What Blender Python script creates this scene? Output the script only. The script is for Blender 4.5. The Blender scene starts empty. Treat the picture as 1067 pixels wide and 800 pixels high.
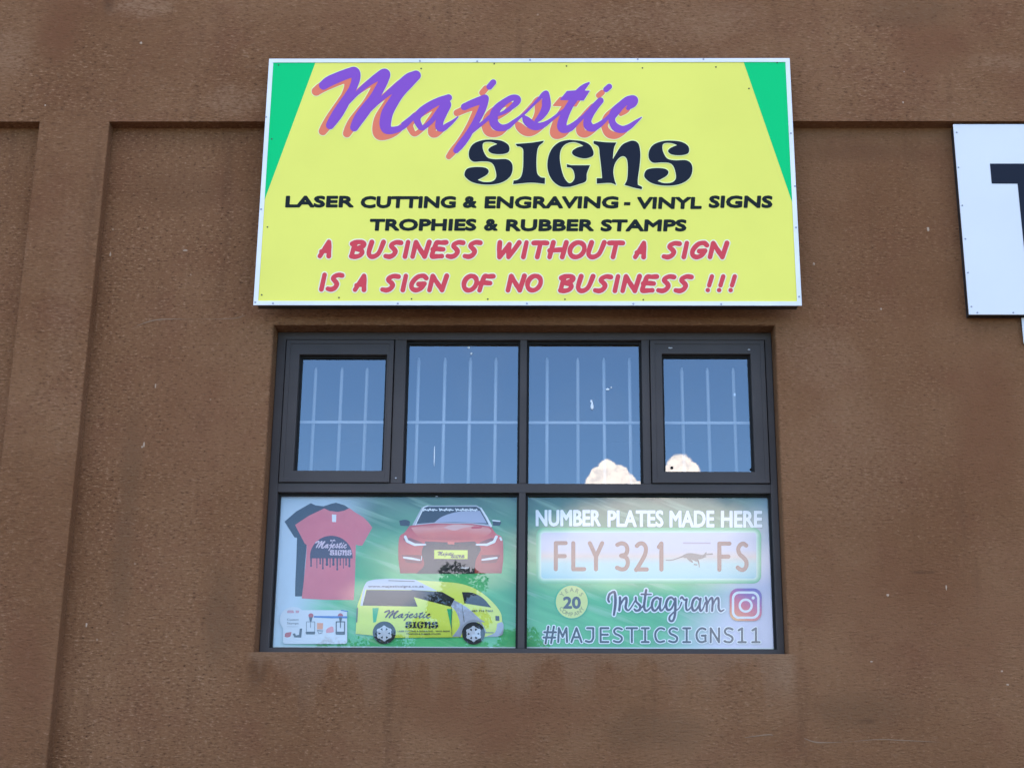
import bpy, bmesh, math, random
import numpy as np
from mathutils import Vector, Matrix
random.seed(7)
rad = math.radians
C = bpy.context.scene.collection

# ------------------------------------------------------------------ camera
W0, H0 = 1067.0, 800.0            # size of the photograph the measurements were taken on
FPX, PPX, PPY = 1550.0, 560.0, 400.0
CAM = Vector((0.0, -6.4, 1.6))
YAW, PITCH, ROLL = rad(-0.752), rad(16.9275), rad(0.3108)
_f = Vector((math.sin(YAW) * math.cos(PITCH), math.cos(YAW) * math.cos(PITCH), math.sin(PITCH)))
_r = Vector((math.cos(YAW), -math.sin(YAW), 0))
_u = _r.cross(_f)
RT = _r * math.cos(ROLL) + _u * math.sin(ROLL)
UP = -_r * math.sin(ROLL) + _u * math.cos(ROLL)
FW = _f
cd = bpy.data.cameras.new('camera')
cd.sensor_fit = 'HORIZONTAL'
cd.sensor_width = 36.0
cd.lens = FPX / W0 * 36.0
cd.shift_x = (W0 / 2 - PPX) / W0
cd.clip_start, cd.clip_end = 0.05, 3000
cam = bpy.data.objects.new('camera', cd)
cam.matrix_world = Matrix(((RT.x, UP.x, -FW.x, CAM.x), (RT.y, UP.y, -FW.y, CAM.y), (RT.z, UP.z, -FW.z, CAM.z), (0, 0, 0, 1)))
C.objects.link(cam)
bpy.context.scene.camera = cam


def ray(px, py):
    return FW + RT * ((px - PPX) / FPX) - UP * ((py - PPY) / FPX)


def at(px, py, y):
    """surveyed photograph point -> metres on the upright plane at depth y"""
    d = ray(px, py)
    return CAM + d * ((y - CAM.y) / d.y)


def at_arr(xs, ys, y):
    a = (np.asarray(xs, float) - PPX) / FPX
    b = (np.asarray(ys, float) - PPY) / FPX
    d = np.array(FW)[None] + np.outer(a, np.array(RT)) - np.outer(b, np.array(UP))
    return np.array(CAM)[None] + d * ((y - CAM.y) / d[:, 1])[:, None]


# ------------------------------------------------------------------ world, sun, exposure
SUN_EL, SUN_AZ = rad(60), rad(12)
w = bpy.data.worlds.new('World')
bpy.context.scene.world = w
w.use_nodes = True
nt = w.node_tree
for n in list(nt.nodes):
    nt.nodes.remove(n)


def N(tree, kind, **kw):
    n = tree.nodes.new(kind)
    for k, v in kw.items():
        setattr(n, k, v)
    return n


def M(tree, op, a, b=None, c=None, clamp=False):
    n = tree.nodes.new('ShaderNodeMath')
    n.operation = op
    n.use_clamp = clamp
    for i, v in enumerate((a, b, c)):
        if v is None:
            continue
        if isinstance(v, (int, float)):
            n.inputs[i].default_value = v
        else:
            tree.links.new(v, n.inputs[i])
    return n.outputs[0]


def SS(tree, v, lo, hi):
    n = tree.nodes.new('ShaderNodeMapRange')
    n.interpolation_type = 'SMOOTHSTEP'
    tree.links.new(v, n.inputs[0])
    n.inputs[1].default_value, n.inputs[2].default_value = lo, hi
    return n.outputs[0]


def MIX(tree, fac, a, b, blend='MIX'):
    n = tree.nodes.new('ShaderNodeMix')
    n.data_type = 'RGBA'
    n.blend_type = blend
    for i, v in ((0, fac), (6, a), (7, b)):
        if isinstance(v, (int, float)):
            n.inputs[i].default_value = v
        elif isinstance(v, tuple):
            n.inputs[i].default_value = (v + (1,))[:4]
        else:
            tree.links.new(v, n.inputs[i])
    return n.outputs[2]


sky = N(nt, 'ShaderNodeTexSky', sky_type='NISHITA')
sky.sun_disc = False
sky.sun_elevation = SUN_EL
sky.sun_rotation = SUN_AZ
sky.air_density, sky.dust_density, sky.ozone_density = 1.0, 0.0, 3.5
bg_sky = N(nt, 'ShaderNodeBackground')
bg_sky.inputs[1].default_value = 0.15

tc = N(nt, 'ShaderNodeTexCoord')
sep = N(nt, 'ShaderNodeSeparateXYZ')
nt.links.new(tc.outputs['Generated'], sep.inputs[0])
ny = M(nt, 'MAXIMUM', M(nt, 'MULTIPLY', sep.outputs[1], -1.0), 0.02)
tint = MIX(nt, SS(nt, sep.outputs[2], 0.29, 0.56), (0.50, 0.61, 0.72), (1.83, 1.09, 0.735))
nt.links.new(MIX(nt, 1.0, sky.outputs[0], tint, 'MULTIPLY'), bg_sky.inputs[0])
TX = M(nt, 'DIVIDE', sep.outputs[0], ny)
TZ = M(nt, 'DIVIDE', sep.outputs[2], ny)
front = SS(nt, sep.outputs[1], -0.05, -0.3)
cmb = N(nt, 'ShaderNodeCombineXYZ')
nt.links.new(TX, cmb.inputs[0])
nt.links.new(TZ, cmb.inputs[1])


def cloud_noise(scale, detail):
    n = N(nt, 'ShaderNodeTexNoise')
    n.inputs['Scale'].default_value = scale
    n.inputs['Detail'].default_value = detail
    n.inputs['Roughness'].default_value = 0.6
    nt.links.new(cmb.outputs[0], n.inputs['Vector'])
    return M(nt, 'SUBTRACT', n.outputs[0], 0.5)


nz_fine = cloud_noise(90, 5)
nz_soft = cloud_noise(22, 4)
nz_curl = cloud_noise(300, 4)


def refl(px, py):
    d = ray(px, py)
    return d.x / d.y, d.z / d.y


def blob(px, py, rx, ry, soft, nz, amp, wgt=1.0):
    """a cloud in the sky over the street: centre and size in tangent units"""
    cx, cz = refl(px, py)
    a = M(nt, 'POWER', M(nt, 'DIVIDE', M(nt, 'SUBTRACT', TX, cx), rx / FPX), 2.0)
    b = M(nt, 'POWER', M(nt, 'DIVIDE', M(nt, 'SUBTRACT', TZ, cz), ry / FPX), 2.0)
    d = M(nt, 'SQRT', M(nt, 'ADD', a, b))
    d = M(nt, 'ADD', d, M(nt, 'MULTIPLY', nz, amp))
    return M(nt, 'MULTIPLY', SS(nt, d, 1 + soft, 1 - soft), wgt)


def union(lst):
    o = lst[0]
    for v in lst[1:]:
        o = M(nt, 'MAXIMUM', o, v)
    return M(nt, 'MULTIPLY', o, front)


# bright cumulus heads just above the window transom (seen mirrored in the panes)
cum = union([blob(x, y, r, r, 0.12, nz_curl, 0.42) for x, y, r in
             ((633, 489, 10), (624, 495, 9), (645, 495, 11), (619, 503, 9), (653, 503, 10), (664, 507, 7), (636, 505, 17),
              (709, 486, 14), (719, 489, 10), (700, 491, 9))])
cum = M(nt, 'MULTIPLY', cum, SS(nt, TZ, refl(600, 519)[1], refl(600, 508)[1]))
# thinner, softer cloud lower down
haze = union([blob(690, 548, 112, 32, 0.35, nz_soft, 0.8, 0.80),
              blob(674, 580, 140, 34, 0.45, nz_soft, 0.5, 0.82),
              blob(790, 655, 60, 40, 0.6, nz_soft, 0.7, 0.25),
              blob(466, 588, 72, 28, 0.45, nz_soft, 0.9, 0.54),
              blob(402, 620, 42, 16, 0.5, nz_soft, 0.8, 0.50)])
bg_c = N(nt, 'ShaderNodeBackground')
nt.links.new(MIX(nt, SS(nt, M(nt, 'ADD', nz_curl, nz_fine), -0.25, 0.10), (0.70, 0.66, 0.66), (1.0, 0.90, 0.83)), bg_c.inputs[0])
bg_c.inputs[1].default_value = 1.35
bg_h = N(nt, 'ShaderNodeBackground')
bg_h.inputs[0].default_value = (1.0, 0.87, 0.84, 1)
bg_h.inputs[1].default_value = 1.68
mx1 = N(nt, 'ShaderNodeMixShader')
mx2 = N(nt, 'ShaderNodeMixShader')
nt.links.new(haze, mx1.inputs[0])
nt.links.new(bg_sky.outputs[0], mx1.inputs[1])
nt.links.new(bg_h.outputs[0], mx1.inputs[2])
nt.links.new(cum, mx2.inputs[0])
nt.links.new(mx1.outputs[0], mx2.inputs[1])
nt.links.new(bg_c.outputs[0], mx2.inputs[2])
wo = N(nt, 'ShaderNodeOutputWorld')
nt.links.new(mx2.outputs[0], wo.inputs[0])

sl = bpy.data.lights.new('sun', 'SUN')
sl.energy, sl.angle, sl.color = 2.8, rad(0.5), (1.0, 0.95, 0.88)
so = bpy.data.objects.new('sun', sl)
C.objects.link(so)
sdir = Vector((math.sin(SUN_AZ) * math.cos(SUN_EL), math.cos(SUN_AZ) * math.cos(SUN_EL), math.sin(SUN_EL)))
so.rotation_euler = sdir.to_track_quat('Z', 'Y').to_euler()
so.location = (4, 20, 20)

vs = bpy.context.scene.view_settings
vs.view_transform, vs.look, vs.gamma, vs.use_curve_mapping = 'Standard', 'None', 1.0, False
vs.exposure = 2.40

GZ = 1.6
SX0, SX1, SZ0, SZ1 = -1.3559, 1.0942, 2.2685 + GZ, 3.5024 + GZ
WX0, WX1, WZ0, WZ1 = -1.2887, 0.9914, 0.7506 + GZ, 2.2286 + GZ
# (the fitted opening head and the beam soffit)
LZ = 3.2167 + GZ
PX0, PX1 = -2.4418, -2.1095
RX0, RZ0, RZ1 = 1.8591, 2.2596 + GZ, 3.2049 + GZ
YS, YW, YB = -0.15, 0.10, -0.07


def W_(px, py, y=0.0):
    p = at(px, py, y)
    return p.x, p.z


# stains, worn patches and darker areas of the plaster: centre, half size, colour, strength
_pale, _dark, _redd, _grey = (0.37, 0.205, 0.115), (0.105, 0.047, 0.023), (0.205, 0.076, 0.036), (0.165, 0.088, 0.046)
WALL_PATCHES = [(*W_(150, 14), .16, .07, _pale, .60, 9.0), (*W_(245, 112), .17, .09, _pale, .40, 9.0), (*W_(15, 62), .12, .13, _pale, .35, 6.0),
          (*W_(118, 12), .035, .10, _dark, .55, 8.0), (*W_(68, 40), .13, .20, _redd, .55, 4.0), (*W_(700, 30), .5, .11, _pale, .28, 5.0),
          (*W_(1035, 72), .16, .06, _pale, .45, 8.0), (*W_(960, 60), .22, .18, _redd, .40, 4.0), (*W_(945, 20), .3, .1, _grey, .35, 5.0),
          (*W_(860, 370), .20, .16, _pale, .26, 6.0), (*W_(890, 470), .30, .36, _pale, .20, 4.0), (*W_(1030, 440), .2, .4, _redd, .42, 3.0),
          (*W_(960, 640), .55, .30, _redd, .30, 3.0), (*W_(900, 740), .24, .10, _grey, .38, 5.0), (*W_(962, 596), .06, .008, _dark, .6, 9.0),
          (*W_(905, 751), .05, .010, _dark, .45, 9.0), (*W_(268, 700), .05, .10, _dark, .50, 8.0), (*W_(230, 640), .10, .26, _grey, .45, 4.0),
          (*W_(510, 740), .42, .15, _redd, .45, 3.5), (*W_(680, 760), .26, .10, _grey, .40, 4.0), (*W_(130, 560), .06, .55, _grey, .40, 3.5),
          (*W_(200, 430), .34, .40, _redd, .25, 3.0), (*W_(30, 690, -.07), .14, .35, _redd, .35, 3.0), (*W_(70, 300, -.07), .09, .5, _pale, .16, 4.0),
          (*W_(820, 700), .05, .08, _pale, .35, 8.0), (*W_(190, 200), .25, .12, _dark, .20, 3.0), (*W_(900, 160), .35, .06, _dark, .25, 4.0)]  # last two entries darken the wall below the beam

# ------------------------------------------------------------------ materials
MATS = {}


def mat(name, col, rough=0.6, spec=0.5, metal=0.0, mottle=0.0, scale=8.0, bump=0.0, bscale=60.0):
    if name in MATS:
        return MATS[name]
    m = bpy.data.materials.new(name)
    m.use_nodes = True
    t = m.node_tree
    b = t.nodes['Principled BSDF']
    b.inputs['Roughness'].default_value = rough
    b.inputs['Specular IOR Level'].default_value = spec
    b.inputs['Metallic'].default_value = metal
    b.inputs['Base Color'].default_value = (*col, 1)
    if mottle or bump:
        g = N(t, 'ShaderNodeNewGeometry')
        n = N(t, 'ShaderNodeTexNoise')
        n.inputs['Scale'].default_value = scale
        n.inputs['Detail'].default_value = 5
        t.links.new(g.outputs['Position'], n.inputs['Vector'])
        if mottle:
            lo = tuple(c * (1 - mottle) for c in col)
            hi = tuple(min(1, c * (1 + mottle)) for c in col)
            r = SS(t, n.outputs[0], 0.3, 0.7)
            t.links.new(MIX(t, r, lo, hi), b.inputs['Base Color'])
        if bump:
            n2 = N(t, 'ShaderNodeTexNoise')
            n2.inputs['Scale'].default_value = bscale
            n2.inputs['Detail'].default_value = 4
            t.links.new(g.outputs['Position'], n2.inputs['Vector'])
            bp = N(t, 'ShaderNodeBump')
            bp.inputs['Strength'].default_value = bump
            bp.inputs['Distance'].default_value = 0.01
            t.links.new(n2.outputs[0], bp.inputs['Height'])
            t.links.new(bp.outputs[0], b.inputs['Normal'])
    MATS[name] = m
    return m


def plaster():
    m = bpy.data.materials.new('brown_plaster')
    m.use_nodes = True
    t = m.node_tree
    b = t.nodes['Principled BSDF']
    g = N(t, 'ShaderNodeNewGeometry')
    P = g.outputs['Position']

    def noise(scale, detail=4, rough=0.55, sx=1, sz=1):
        v = N(t, 'ShaderNodeVectorMath', operation='MULTIPLY')
        v.inputs[1].default_value = (sx, 1, sz)
        t.links.new(P, v.inputs[0])
        n = N(t, 'ShaderNodeTexNoise')
        n.inputs['Scale'].default_value = scale
        n.inputs['Detail'].default_value = detail
        n.inputs['Roughness'].default_value = rough
        t.links.new(v.outputs[0], n.inputs['Vector'])
        return n.outputs[0]
    base = MIX(t, SS(t, noise(1.1, 5), 0.32, 0.68), (0.222, 0.098, 0.043), (0.285, 0.138, 0.066))
    base = MIX(t, M(t, 'MULTIPLY', SS(t, noise(3.7, 6), 0.45, 0.75), 0.5), base, (0.215, 0.086, 0.043))
    # worn, paler patches and dull vertical run-off streaks
    base = MIX(t, M(t, 'MULTIPLY', SS(t, noise(2.3, 8, 0.7), 0.60, 0.78), 0.45), base, (0.33, 0.175, 0.095))
    base = MIX(t, M(t, 'MULTIPLY', SS(t, noise(1.6, 6, 0.6, 5.0, 0.5), 0.56, 0.74), 0.42), base, (0.150, 0.068, 0.033))
    # grain of the render
    gr = noise(75, 4, 0.72, 0.62, 1.5)
    g2 = noise(40, 3, 0.6, 0.7, 1.3)
    sp = N(t, 'ShaderNodeSeparateXYZ')
    t.links.new(P, sp.inputs[0])
    X, Z = sp.outputs[0], sp.outputs[2]
    sp2 = sp
    # the render was thrown coarser on the bay left of the window, floated smoother to its right
    left = M(t, 'MULTIPLY', SS(t, M(t, 'ADD', X, M(t, 'MULTIPLY', noise(1.4, 3), 1.2)), 0.0, -1.2), M(t, 'GREATER_THAN', sp2.outputs[1], -0.03))
    amt = M(t, 'ADD', M(t, 'ADD', 0.44, M(t, 'MULTIPLY', SS(t, noise(1.7, 3), 0.45, 0.66), 0.40)), M(t, 'MULTIPLY', left, 0.58))
    base = MIX(t, M(t, 'MULTIPLY', SS(t, gr, 0.53, 0.72), amt), base, (0.46, 0.255, 0.145))
    base = MIX(t, M(t, 'MULTIPLY', SS(t, gr, 0.46, 0.30), amt), base, (0.060, 0.024, 0.011))
    base = MIX(t, M(t, 'MULTIPLY', SS(t, g2, 0.58, 0.72), 0.22), base, (0.32, 0.19, 0.115))
    base = MIX(t, M(t, 'MULTIPLY', SS(t, g2, 0.42, 0.30), 0.22), base, (0.11, 0.048, 0.024))

    def patch(cx, cz, rx, rz, col, k, nsc=4.0, wob=0.9):
        """a tinted patch with a ragged edge"""
        a = M(t, 'POWER', M(t, 'DIVIDE', M(t, 'SUBTRACT', X, cx), rx), 2.0)
        b_ = M(t, 'POWER', M(t, 'DIVIDE', M(t, 'SUBTRACT', Z, cz), rz), 2.0)
        d = M(t, 'ADD', M(t, 'SQRT', M(t, 'ADD', a, b_)), M(t, 'MULTIPLY', M(t, 'SUBTRACT', noise(nsc, 6, 0.65), 0.5), wob * 2))
        return MIX(t, M(t, 'MULTIPLY', SS(t, d, 1.25, 0.35), M(t, 'MULTIPLY', M(t, 'ADD', 0.25, SS(t, gr, 0.36, 0.62)), k)), base, col)
    for q in WALL_PATCHES:
        base = patch(*q)
    # pale lime run-off in uneven tongues below the sill, and below the small board
    for x0, x1, zt, ln, k in ((WX0 - .02, WX1 + .02, WZ0, .30, .38), (SX0, SX1, LZ, .0, .0)):
        if k == 0:
            continue
        tong = noise(7, 5, 0.6, 1.0, 0.08)
        depth = M(t, 'DIVIDE', M(t, 'SUBTRACT', zt, Z), M(t, 'ADD', 0.03, M(t, 'MULTIPLY', SS(t, tong, 0.36, 0.70), ln)))
        inx = M(t, 'MULTIPLY', SS(t, X, x0 - .03, x0 + .03), SS(t, X, x1 + .03, x1 - .03))
        below = M(t, 'MULTIPLY', SS(t, depth, 1.1, 0.1), M(t, 'GREATER_THAN', depth, 0.0))
        base = MIX(t, M(t, 'MULTIPLY', M(t, 'MULTIPLY', below, inx), k), base, (0.33, 0.195, 0.115))
    # sparse chips where the pale render shows
    v = N(t, 'ShaderNodeTexVoronoi')
    v.inputs['Scale'].default_value = 4.6
    t.links.new(P, v.inputs['Vector'])
    wob = M(t, 'ADD', v.outputs['Distance'], M(t, 'MULTIPLY', noise(70, 3), 0.05))
    base = MIX(t, M(t, 'MULTIPLY', SS(t, wob, 0.052, 0.040), 0.55), base, (0.50, 0.33, 0.22))
    t.links.new(base, b.inputs['Base Color'])
    b.inputs['Roughness'].default_value = 0.85
    b.inputs['Specular IOR Level'].default_value = 0.12
    h = M(t, 'ADD', M(t, 'MULTIPLY', gr, 1.0), M(t, 'MULTIPLY', noise(9, 4), 1.2))
    bp = N(t, 'ShaderNodeBump')
    bp.inputs['Strength'].default_value = 1.0
    bp.inputs['Distance'].default_value = 0.013
    t.links.new(h, bp.inputs['Height'])
    t.links.new(bp.outputs[0], b.inputs['Normal'])
    return m


def glass_mat(name, refl_fac, tint):
    m = bpy.data.materials.new(name)
    m.use_nodes = True
    t = m.node_tree
    t.nodes.remove(t.nodes['Principled BSDF'])
    tr = N(t, 'ShaderNodeBsdfTransparent')
    tr.inputs[0].default_value = (*tint, 1)
    gl = N(t, 'ShaderNodeBsdfGlossy')
    gl.inputs['Roughness'].default_value = 0.0
    gl.inputs[0].default_value = (1, 1, 1, 1)
    mx = N(t, 'ShaderNodeMixShader')
    mx.inputs[0].default_value = refl_fac
    t.links.new(tr.outputs[0], mx.inputs[1])
    t.links.new(gl.outputs[0], mx.inputs[2])
    # a film of street dust, thicker in soft smears
    g = N(t, 'ShaderNodeNewGeometry')
    n1 = N(t, 'ShaderNodeTexNoise')
    n1.inputs['Scale'].default_value = 3.2
    n1.inputs['Detail'].default_value = 7
    n1.inputs['Roughness'].default_value = 0.68
    n1.inputs['Distortion'].default_value = 0.6
    t.links.new(g.outputs['Position'], n1.inputs['Vector'])
    df = N(t, 'ShaderNodeBsdfDiffuse')
    df.inputs[0].default_value = (0.55, 0.52, 0.48, 1)
    dm = N(t, 'ShaderNodeMixShader')
    t.links.new(M(t, 'MULTIPLY', SS(t, n1.outputs[0], 0.42, 0.78), 0.055), dm.inputs[0])
    t.links.new(mx.outputs[0], dm.inputs[1])
    t.links.new(df.outputs[0], dm.inputs[2])
    # float glass is never quite flat
    n2 = N(t, 'ShaderNodeTexNoise')
    n2.inputs['Scale'].default_value = 2.5
    t.links.new(g.outputs['Position'], n2.inputs['Vector'])
    bp = N(t, 'ShaderNodeBump')
    bp.inputs['Strength'].default_value = 0.05
    bp.inputs['Distance'].default_value = 0.004
    t.links.new(n2.outputs[0], bp.inputs['Height'])
    t.links.new(bp.outputs[0], gl.inputs['Normal'])
    t.links.new(dm.outputs[0], t.nodes['Material Output'].inputs[0])
    return m


PLASTER = plaster()
GLASS = glass_mat('window_glass', 0.16, (0.86, 0.89, 0.90))
GLASS_LOW = glass_mat('film_backed_glass', 0.058, (0.93, 0.94, 0.93))
ALU = mat('charcoal_aluminium', (0.062, 0.052, 0.049), 0.5, 0.22, mottle=0.12, scale=3)
GASKET = mat('black_rubber', (0.006, 0.006, 0.007), 0.6, 0.3)
STEEL = mat('dark_steel', (0.02, 0.02, 0.022), 0.5, mottle=0.3, scale=12)
WHITE_TRIM = mat('white_trim', (0.80, 0.80, 0.80), 0.35, 0.5, mottle=0.05, scale=6)
SIGN_YEL = mat('sign_yellow', (0.86, 0.80, 0.145), 0.32, 0.10, mottle=0.025, scale=2.5)
SIGN_GREEN = mat('sign_green', (0.0, 0.575, 0.170), 0.32, 0.10)
PURPLE = mat('vinyl_purple', (0.265, 0.088, 0.47), 0.35, 0.10)
SALMON = mat('vinyl_salmon', (0.84, 0.205, 0.115), 0.35, 0.10)
NAVY = mat('vinyl_black', (0.012, 0.016, 0.028), 0.35, 0.10)
INK = mat('vinyl_ink', (0.010, 0.016, 0.016), 0.35, 0.10)
RED = mat('vinyl_red', (0.68, 0.066, 0.082), 0.35, 0.10)
CREAM = mat('vinyl_cream', (0.90, 0.82, 0.56), 0.35, 0.10)
PALE = mat('vinyl_pale', (0.86, 0.88, 0.42), 0.35, 0.10)
SCREW_D = mat('screw_dark', (0.05, 0.045, 0.03), 0.5)
SCREW_G = mat('screw_grey', (0.36, 0.37, 0.40), 0.45, 0.5, 0.3)
BOARD_W = mat('board_white', (0.72, 0.72, 0.73), 0.35, 0.4, mottle=0.02, scale=2)
BAR_W = mat('bar_paint', (0.40, 0.40, 0.40), 0.5)
ROOM = mat('room_paint', (0.18, 0.17, 0.16), 0.8)


# ------------------------------------------------------------------ object helpers
def empty(name, label, cat, loc, group=None):
    o = bpy.data.objects.new(name, None)
    C.objects.link(o)
    o.location = loc
    o['label'], o['category'] = label, cat
    if group:
        o['group'] = group
    return o


def root_of(o):
    p = Vector((0, 0, 0))
    while o is not None:
        p += o.location
        o = o.parent
    return p


def link(name, me, m, parent=None, smooth=False):
    o = bpy.data.objects.new(name, me)
    C.objects.link(o)
    if m is not None:
        me.materials.append(m)
    if parent is not None:
        o.parent = parent
        me.transform(Matrix.Translation(-root_of(parent)))
    if smooth:
        for p in me.polygons:
            p.use_smooth = True
    return o


def from_bm(name, bm, m, parent=None, smooth=False):
    bmesh.ops.recalc_face_normals(bm, faces=bm.faces)
    me = bpy.data.meshes.new(name)
    bm.to_mesh(me)
    bm.free()
    return link(name, me, m, parent, smooth)


def box_bm(bm, x0, x1, y0, y1, z0, z1, bev=0.0, seg=2):
    vs_ = [bm.verts.new(p) for p in ((x0, y0, z0), (x1, y0, z0), (x1, y1, z0), (x0, y1, z0), (x0, y0, z1), (x1, y0, z1), (x1, y1, z1), (x0, y1, z1))]
    fs = [bm.faces.new([vs_[i] for i in q]) for q in ((0, 1, 5, 4), (1, 2, 6, 5), (2, 3, 7, 6), (3, 0, 4, 7), (4, 5, 6, 7), (3, 2, 1, 0))]
    if bev:
        es = list({e for f in fs for e in f.edges})
        bmesh.ops.bevel(bm, geom=es, offset=bev, segments=seg, affect='EDGES', profile=0.5)


def box(name, x0, x1, y0, y1, z0, z1, m, parent=None, bev=0.0):
    bm = bmesh.new()
    box_bm(bm, x0, x1, y0, y1, z0, z1, bev)
    return from_bm(name, bm, m, parent)


def frame_bm(bm, x0, x1, z0, z1, tl, tr, tb, tt, y0, y1, bev=0.002):
    """rectangular frame mitred as one ring; tl/tr/tb/tt the member widths"""
    o = [(x0, z0), (x1, z0), (x1, z1), (x0, z1)]
    i = [(x0 + tl, z0 + tb), (x1 - tr, z0 + tb), (x1 - tr, z1 - tt), (x0 + tl, z1 - tt)]
    V = lambda p, y: bm.verts.new((p[0], y, p[1]))
    of, ob = [V(p, y0) for p in o], [V(p, y1) for p in o]
    jf, jb = [V(p, y0) for p in i], [V(p, y1) for p in i]
    ed = []
    for k in range(4):
        n = (k + 1) % 4
        bm.faces.new((of[k], of[n], jf[n], jf[k]))
        bm.faces.new((ob[n], ob[k], jb[k], jb[n]))
        bm.faces.new((of[n], of[k], ob[k], ob[n]))
        bm.faces.new((jf[k], jf[n], jb[n], jb[k]))
        ed += [bm.edges.get((of[k], of[n])), bm.edges.get((jf[k], jf[n]))]
    if bev:
        bmesh.ops.bevel(bm, geom=ed, offset=bev, segments=2, affect='EDGES', profile=0.5)


# ------------------------------------------------------------------ the setting
def sheet(name, x0, x1, y0, y1, z, m):
    me = bpy.data.meshes.new(name)
    me.from_pydata([(x0, y0, z), (x1, y0, z), (x1, y1, z), (x0, y1, z)], [], [(0, 1, 2, 3)])
    o = link(name, me, m)
    o['kind'] = 'structure'
    return o


sheet('ground', -400, 400, -400, 400, 0.0, mat('ground_earth', (0.065, 0.053, 0.038), 0.9, mottle=0.3, scale=0.4, bump=0.4, bscale=8))
sheet('pavement', -60, 60, -9.0, -0.001, 0.004, mat('paving', (0.065, 0.055, 0.045), 0.85, mottle=0.2, scale=1.5, bump=0.3, bscale=20))
sheet('road', -200, 200, -17.0, -9.2, 0.004, mat('asphalt', (0.055, 0.054, 0.052), 0.9, mottle=0.25, scale=2, bump=0.4, bscale=60))
kb = box('kerb', -60, 60, -9.2, -9.0, 0.0, 0.12, mat('kerb_concrete', (0.36, 0.35, 0.33), 0.85, mottle=0.2, scale=3), None, 0.01)
kb['kind'] = 'structure'

bld = empty('building', 'brown plastered building with a proud beam and pilaster framing its window', 'building', (0, 0, 0))
# recessed wall with the window opening, its arris slightly rounded
bm = bmesh.new()
ch = 0.007
xs = [-7, WX0 - ch, WX1 + ch, 7]
zs = [0, WZ0 - ch * .5, WZ1 + ch, 6.0]
gv = {}
for i, x in enumerate(xs):
    for k, z in enumerate(zs):
        gv[i, k] = bm.verts.new((x, 0, z))
for i in range(3):
    for k in range(3):
        if (i, k) != (1, 1):
            bm.faces.new((gv[i, k], gv[i + 1, k], gv[i + 1, k + 1], gv[i, k + 1]))
ring = [gv[1, 1], gv[2, 1], gv[2, 2], gv[1, 2]]
prev = ring
for (yy, gx, gb, gt) in ((0.002, ch * .45, ch * .2, ch * .45), (0.007, 0.0, 0.0, 0.0), (0.24, 0.0, 0.0, 0.0)):
    cur = [bm.verts.new((WX0 - gx, yy, WZ0 - gb)), bm.verts.new((WX1 + gx, yy, WZ0 - gb)), bm.verts.new((WX1 + gx, yy, WZ1 + gt)), bm.verts.new((WX0 - gx, yy, WZ1 + gt))]
    for k in range(4):
        n = (k + 1) % 4
        bm.faces.new((prev[k], prev[n], cur[n], cur[k]))
    prev = cur
from_bm('wall', bm, PLASTER, bld)
# pilaster (vertical arrises softened) and beam
bm = bmesh.new()
box_bm(bm, PX0, PX1, YB, 0.05, 0.0, LZ)
bm.edges.ensure_lookup_table()
ve = [e for e in bm.edges if abs(e.verts[0].co.z - e.verts[1].co.z) > 1 and e.verts[0].co.y < 0]
bmesh.ops.bevel(bm, geom=ve, offset=0.006, segments=2, affect='EDGES', profile=0.5)
from_bm('pilaster', bm, PLASTER, bld)
box('beam', -7, 7, YB, 0.05, LZ, 6.6, PLASTER, bld)
bm = bmesh.new()
for a in ((-7, -6.8, 0.06, 9, 0, 6.4), (6.8, 7, 0.06, 9, 0, 6.4), (-6.8, 6.8, 8.8, 9, 0, 6.4)):
    box_bm(bm, *a)
from_bm('side_wall', bm, PLASTER, bld)
box('roof', -6.79, 6.79, 0.06, 8.79, 6.1, 6.3, mat('roof_sheet', (0.3, 0.3, 0.3), 0.6), bld)
# the dark room behind the window
bm = bmesh.new()
for a in ((-3.0, -2.9, 0.26, 4.0, 1.0, 4.4), (2.9, 3.0, 0.26, 4.0, 1.0, 4.4), (-2.9, 2.9, 3.9, 4.0, 1.0, 4.4), (-2.9, 2.9, 0.26, 3.9, 1.0, 1.1), (-2.9, 2.9, 0.26, 3.9, 4.3, 4.4),
          (-2.9, WX0 - .01, 0.26, 0.3, 1.1, 4.3), (WX1 + .01, 2.9, 0.26, 0.3, 1.1, 4.3), (WX0 - .01, WX1 + .01, 0.26, 0.3, 1.1, WZ0), (WX0 - .01, WX1 + .01, 0.26, 0.3, WZ1, 4.3)):
    box_bm(bm, *a)
from_bm('room', bm, ROOM, bld)

# ------------------------------------------------------------------ artwork: shapes -> signed distance -> flat mesh


def spline(pts, closed=False, n=7):
    """Catmull-Rom through pts (tuples of numbers)"""
    P = np.array(pts, float)
    m = len(P)
    out = []
    rng = range(m) if closed else range(m - 1)
    for i in rng:
        p0 = P[(i - 1) % m] if (closed or i > 0) else 2 * P[0] - P[1]
        p1, p2 = P[i], P[(i + 1) % m]
        p3 = P[(i + 2) % m] if (closed or i + 2 < m) else 2 * P[-1] - P[-2]
        for k in range(n):
            t = k / n
            out.append(0.5 * (2 * p1 + (p2 - p0) * t + (2 * p0 - 5 * p1 + 4 * p2 - p3) * t * t + (3 * p1 - p0 - 3 * p2 + p3) * t ** 3))
    if not closed:
        out.append(P[-1])
    return np.array(out)


def outline(pts, n=6):
    """closed outline; a point with a third item is a sharp corner"""
    idx = [i for i, p in enumerate(pts) if len(p) > 2]
    P = [p[:2] for p in pts]
    if not idx:
        return spline(P, True, n)
    out = []
    for a, b in zip(idx, idx[1:] + [idx[0] + len(P)]):
        seg = [P[k % len(P)] for k in range(a, b + 1)]
        out.append(spline(seg, False, n)[:-1])
    return np.concatenate(out)


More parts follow.
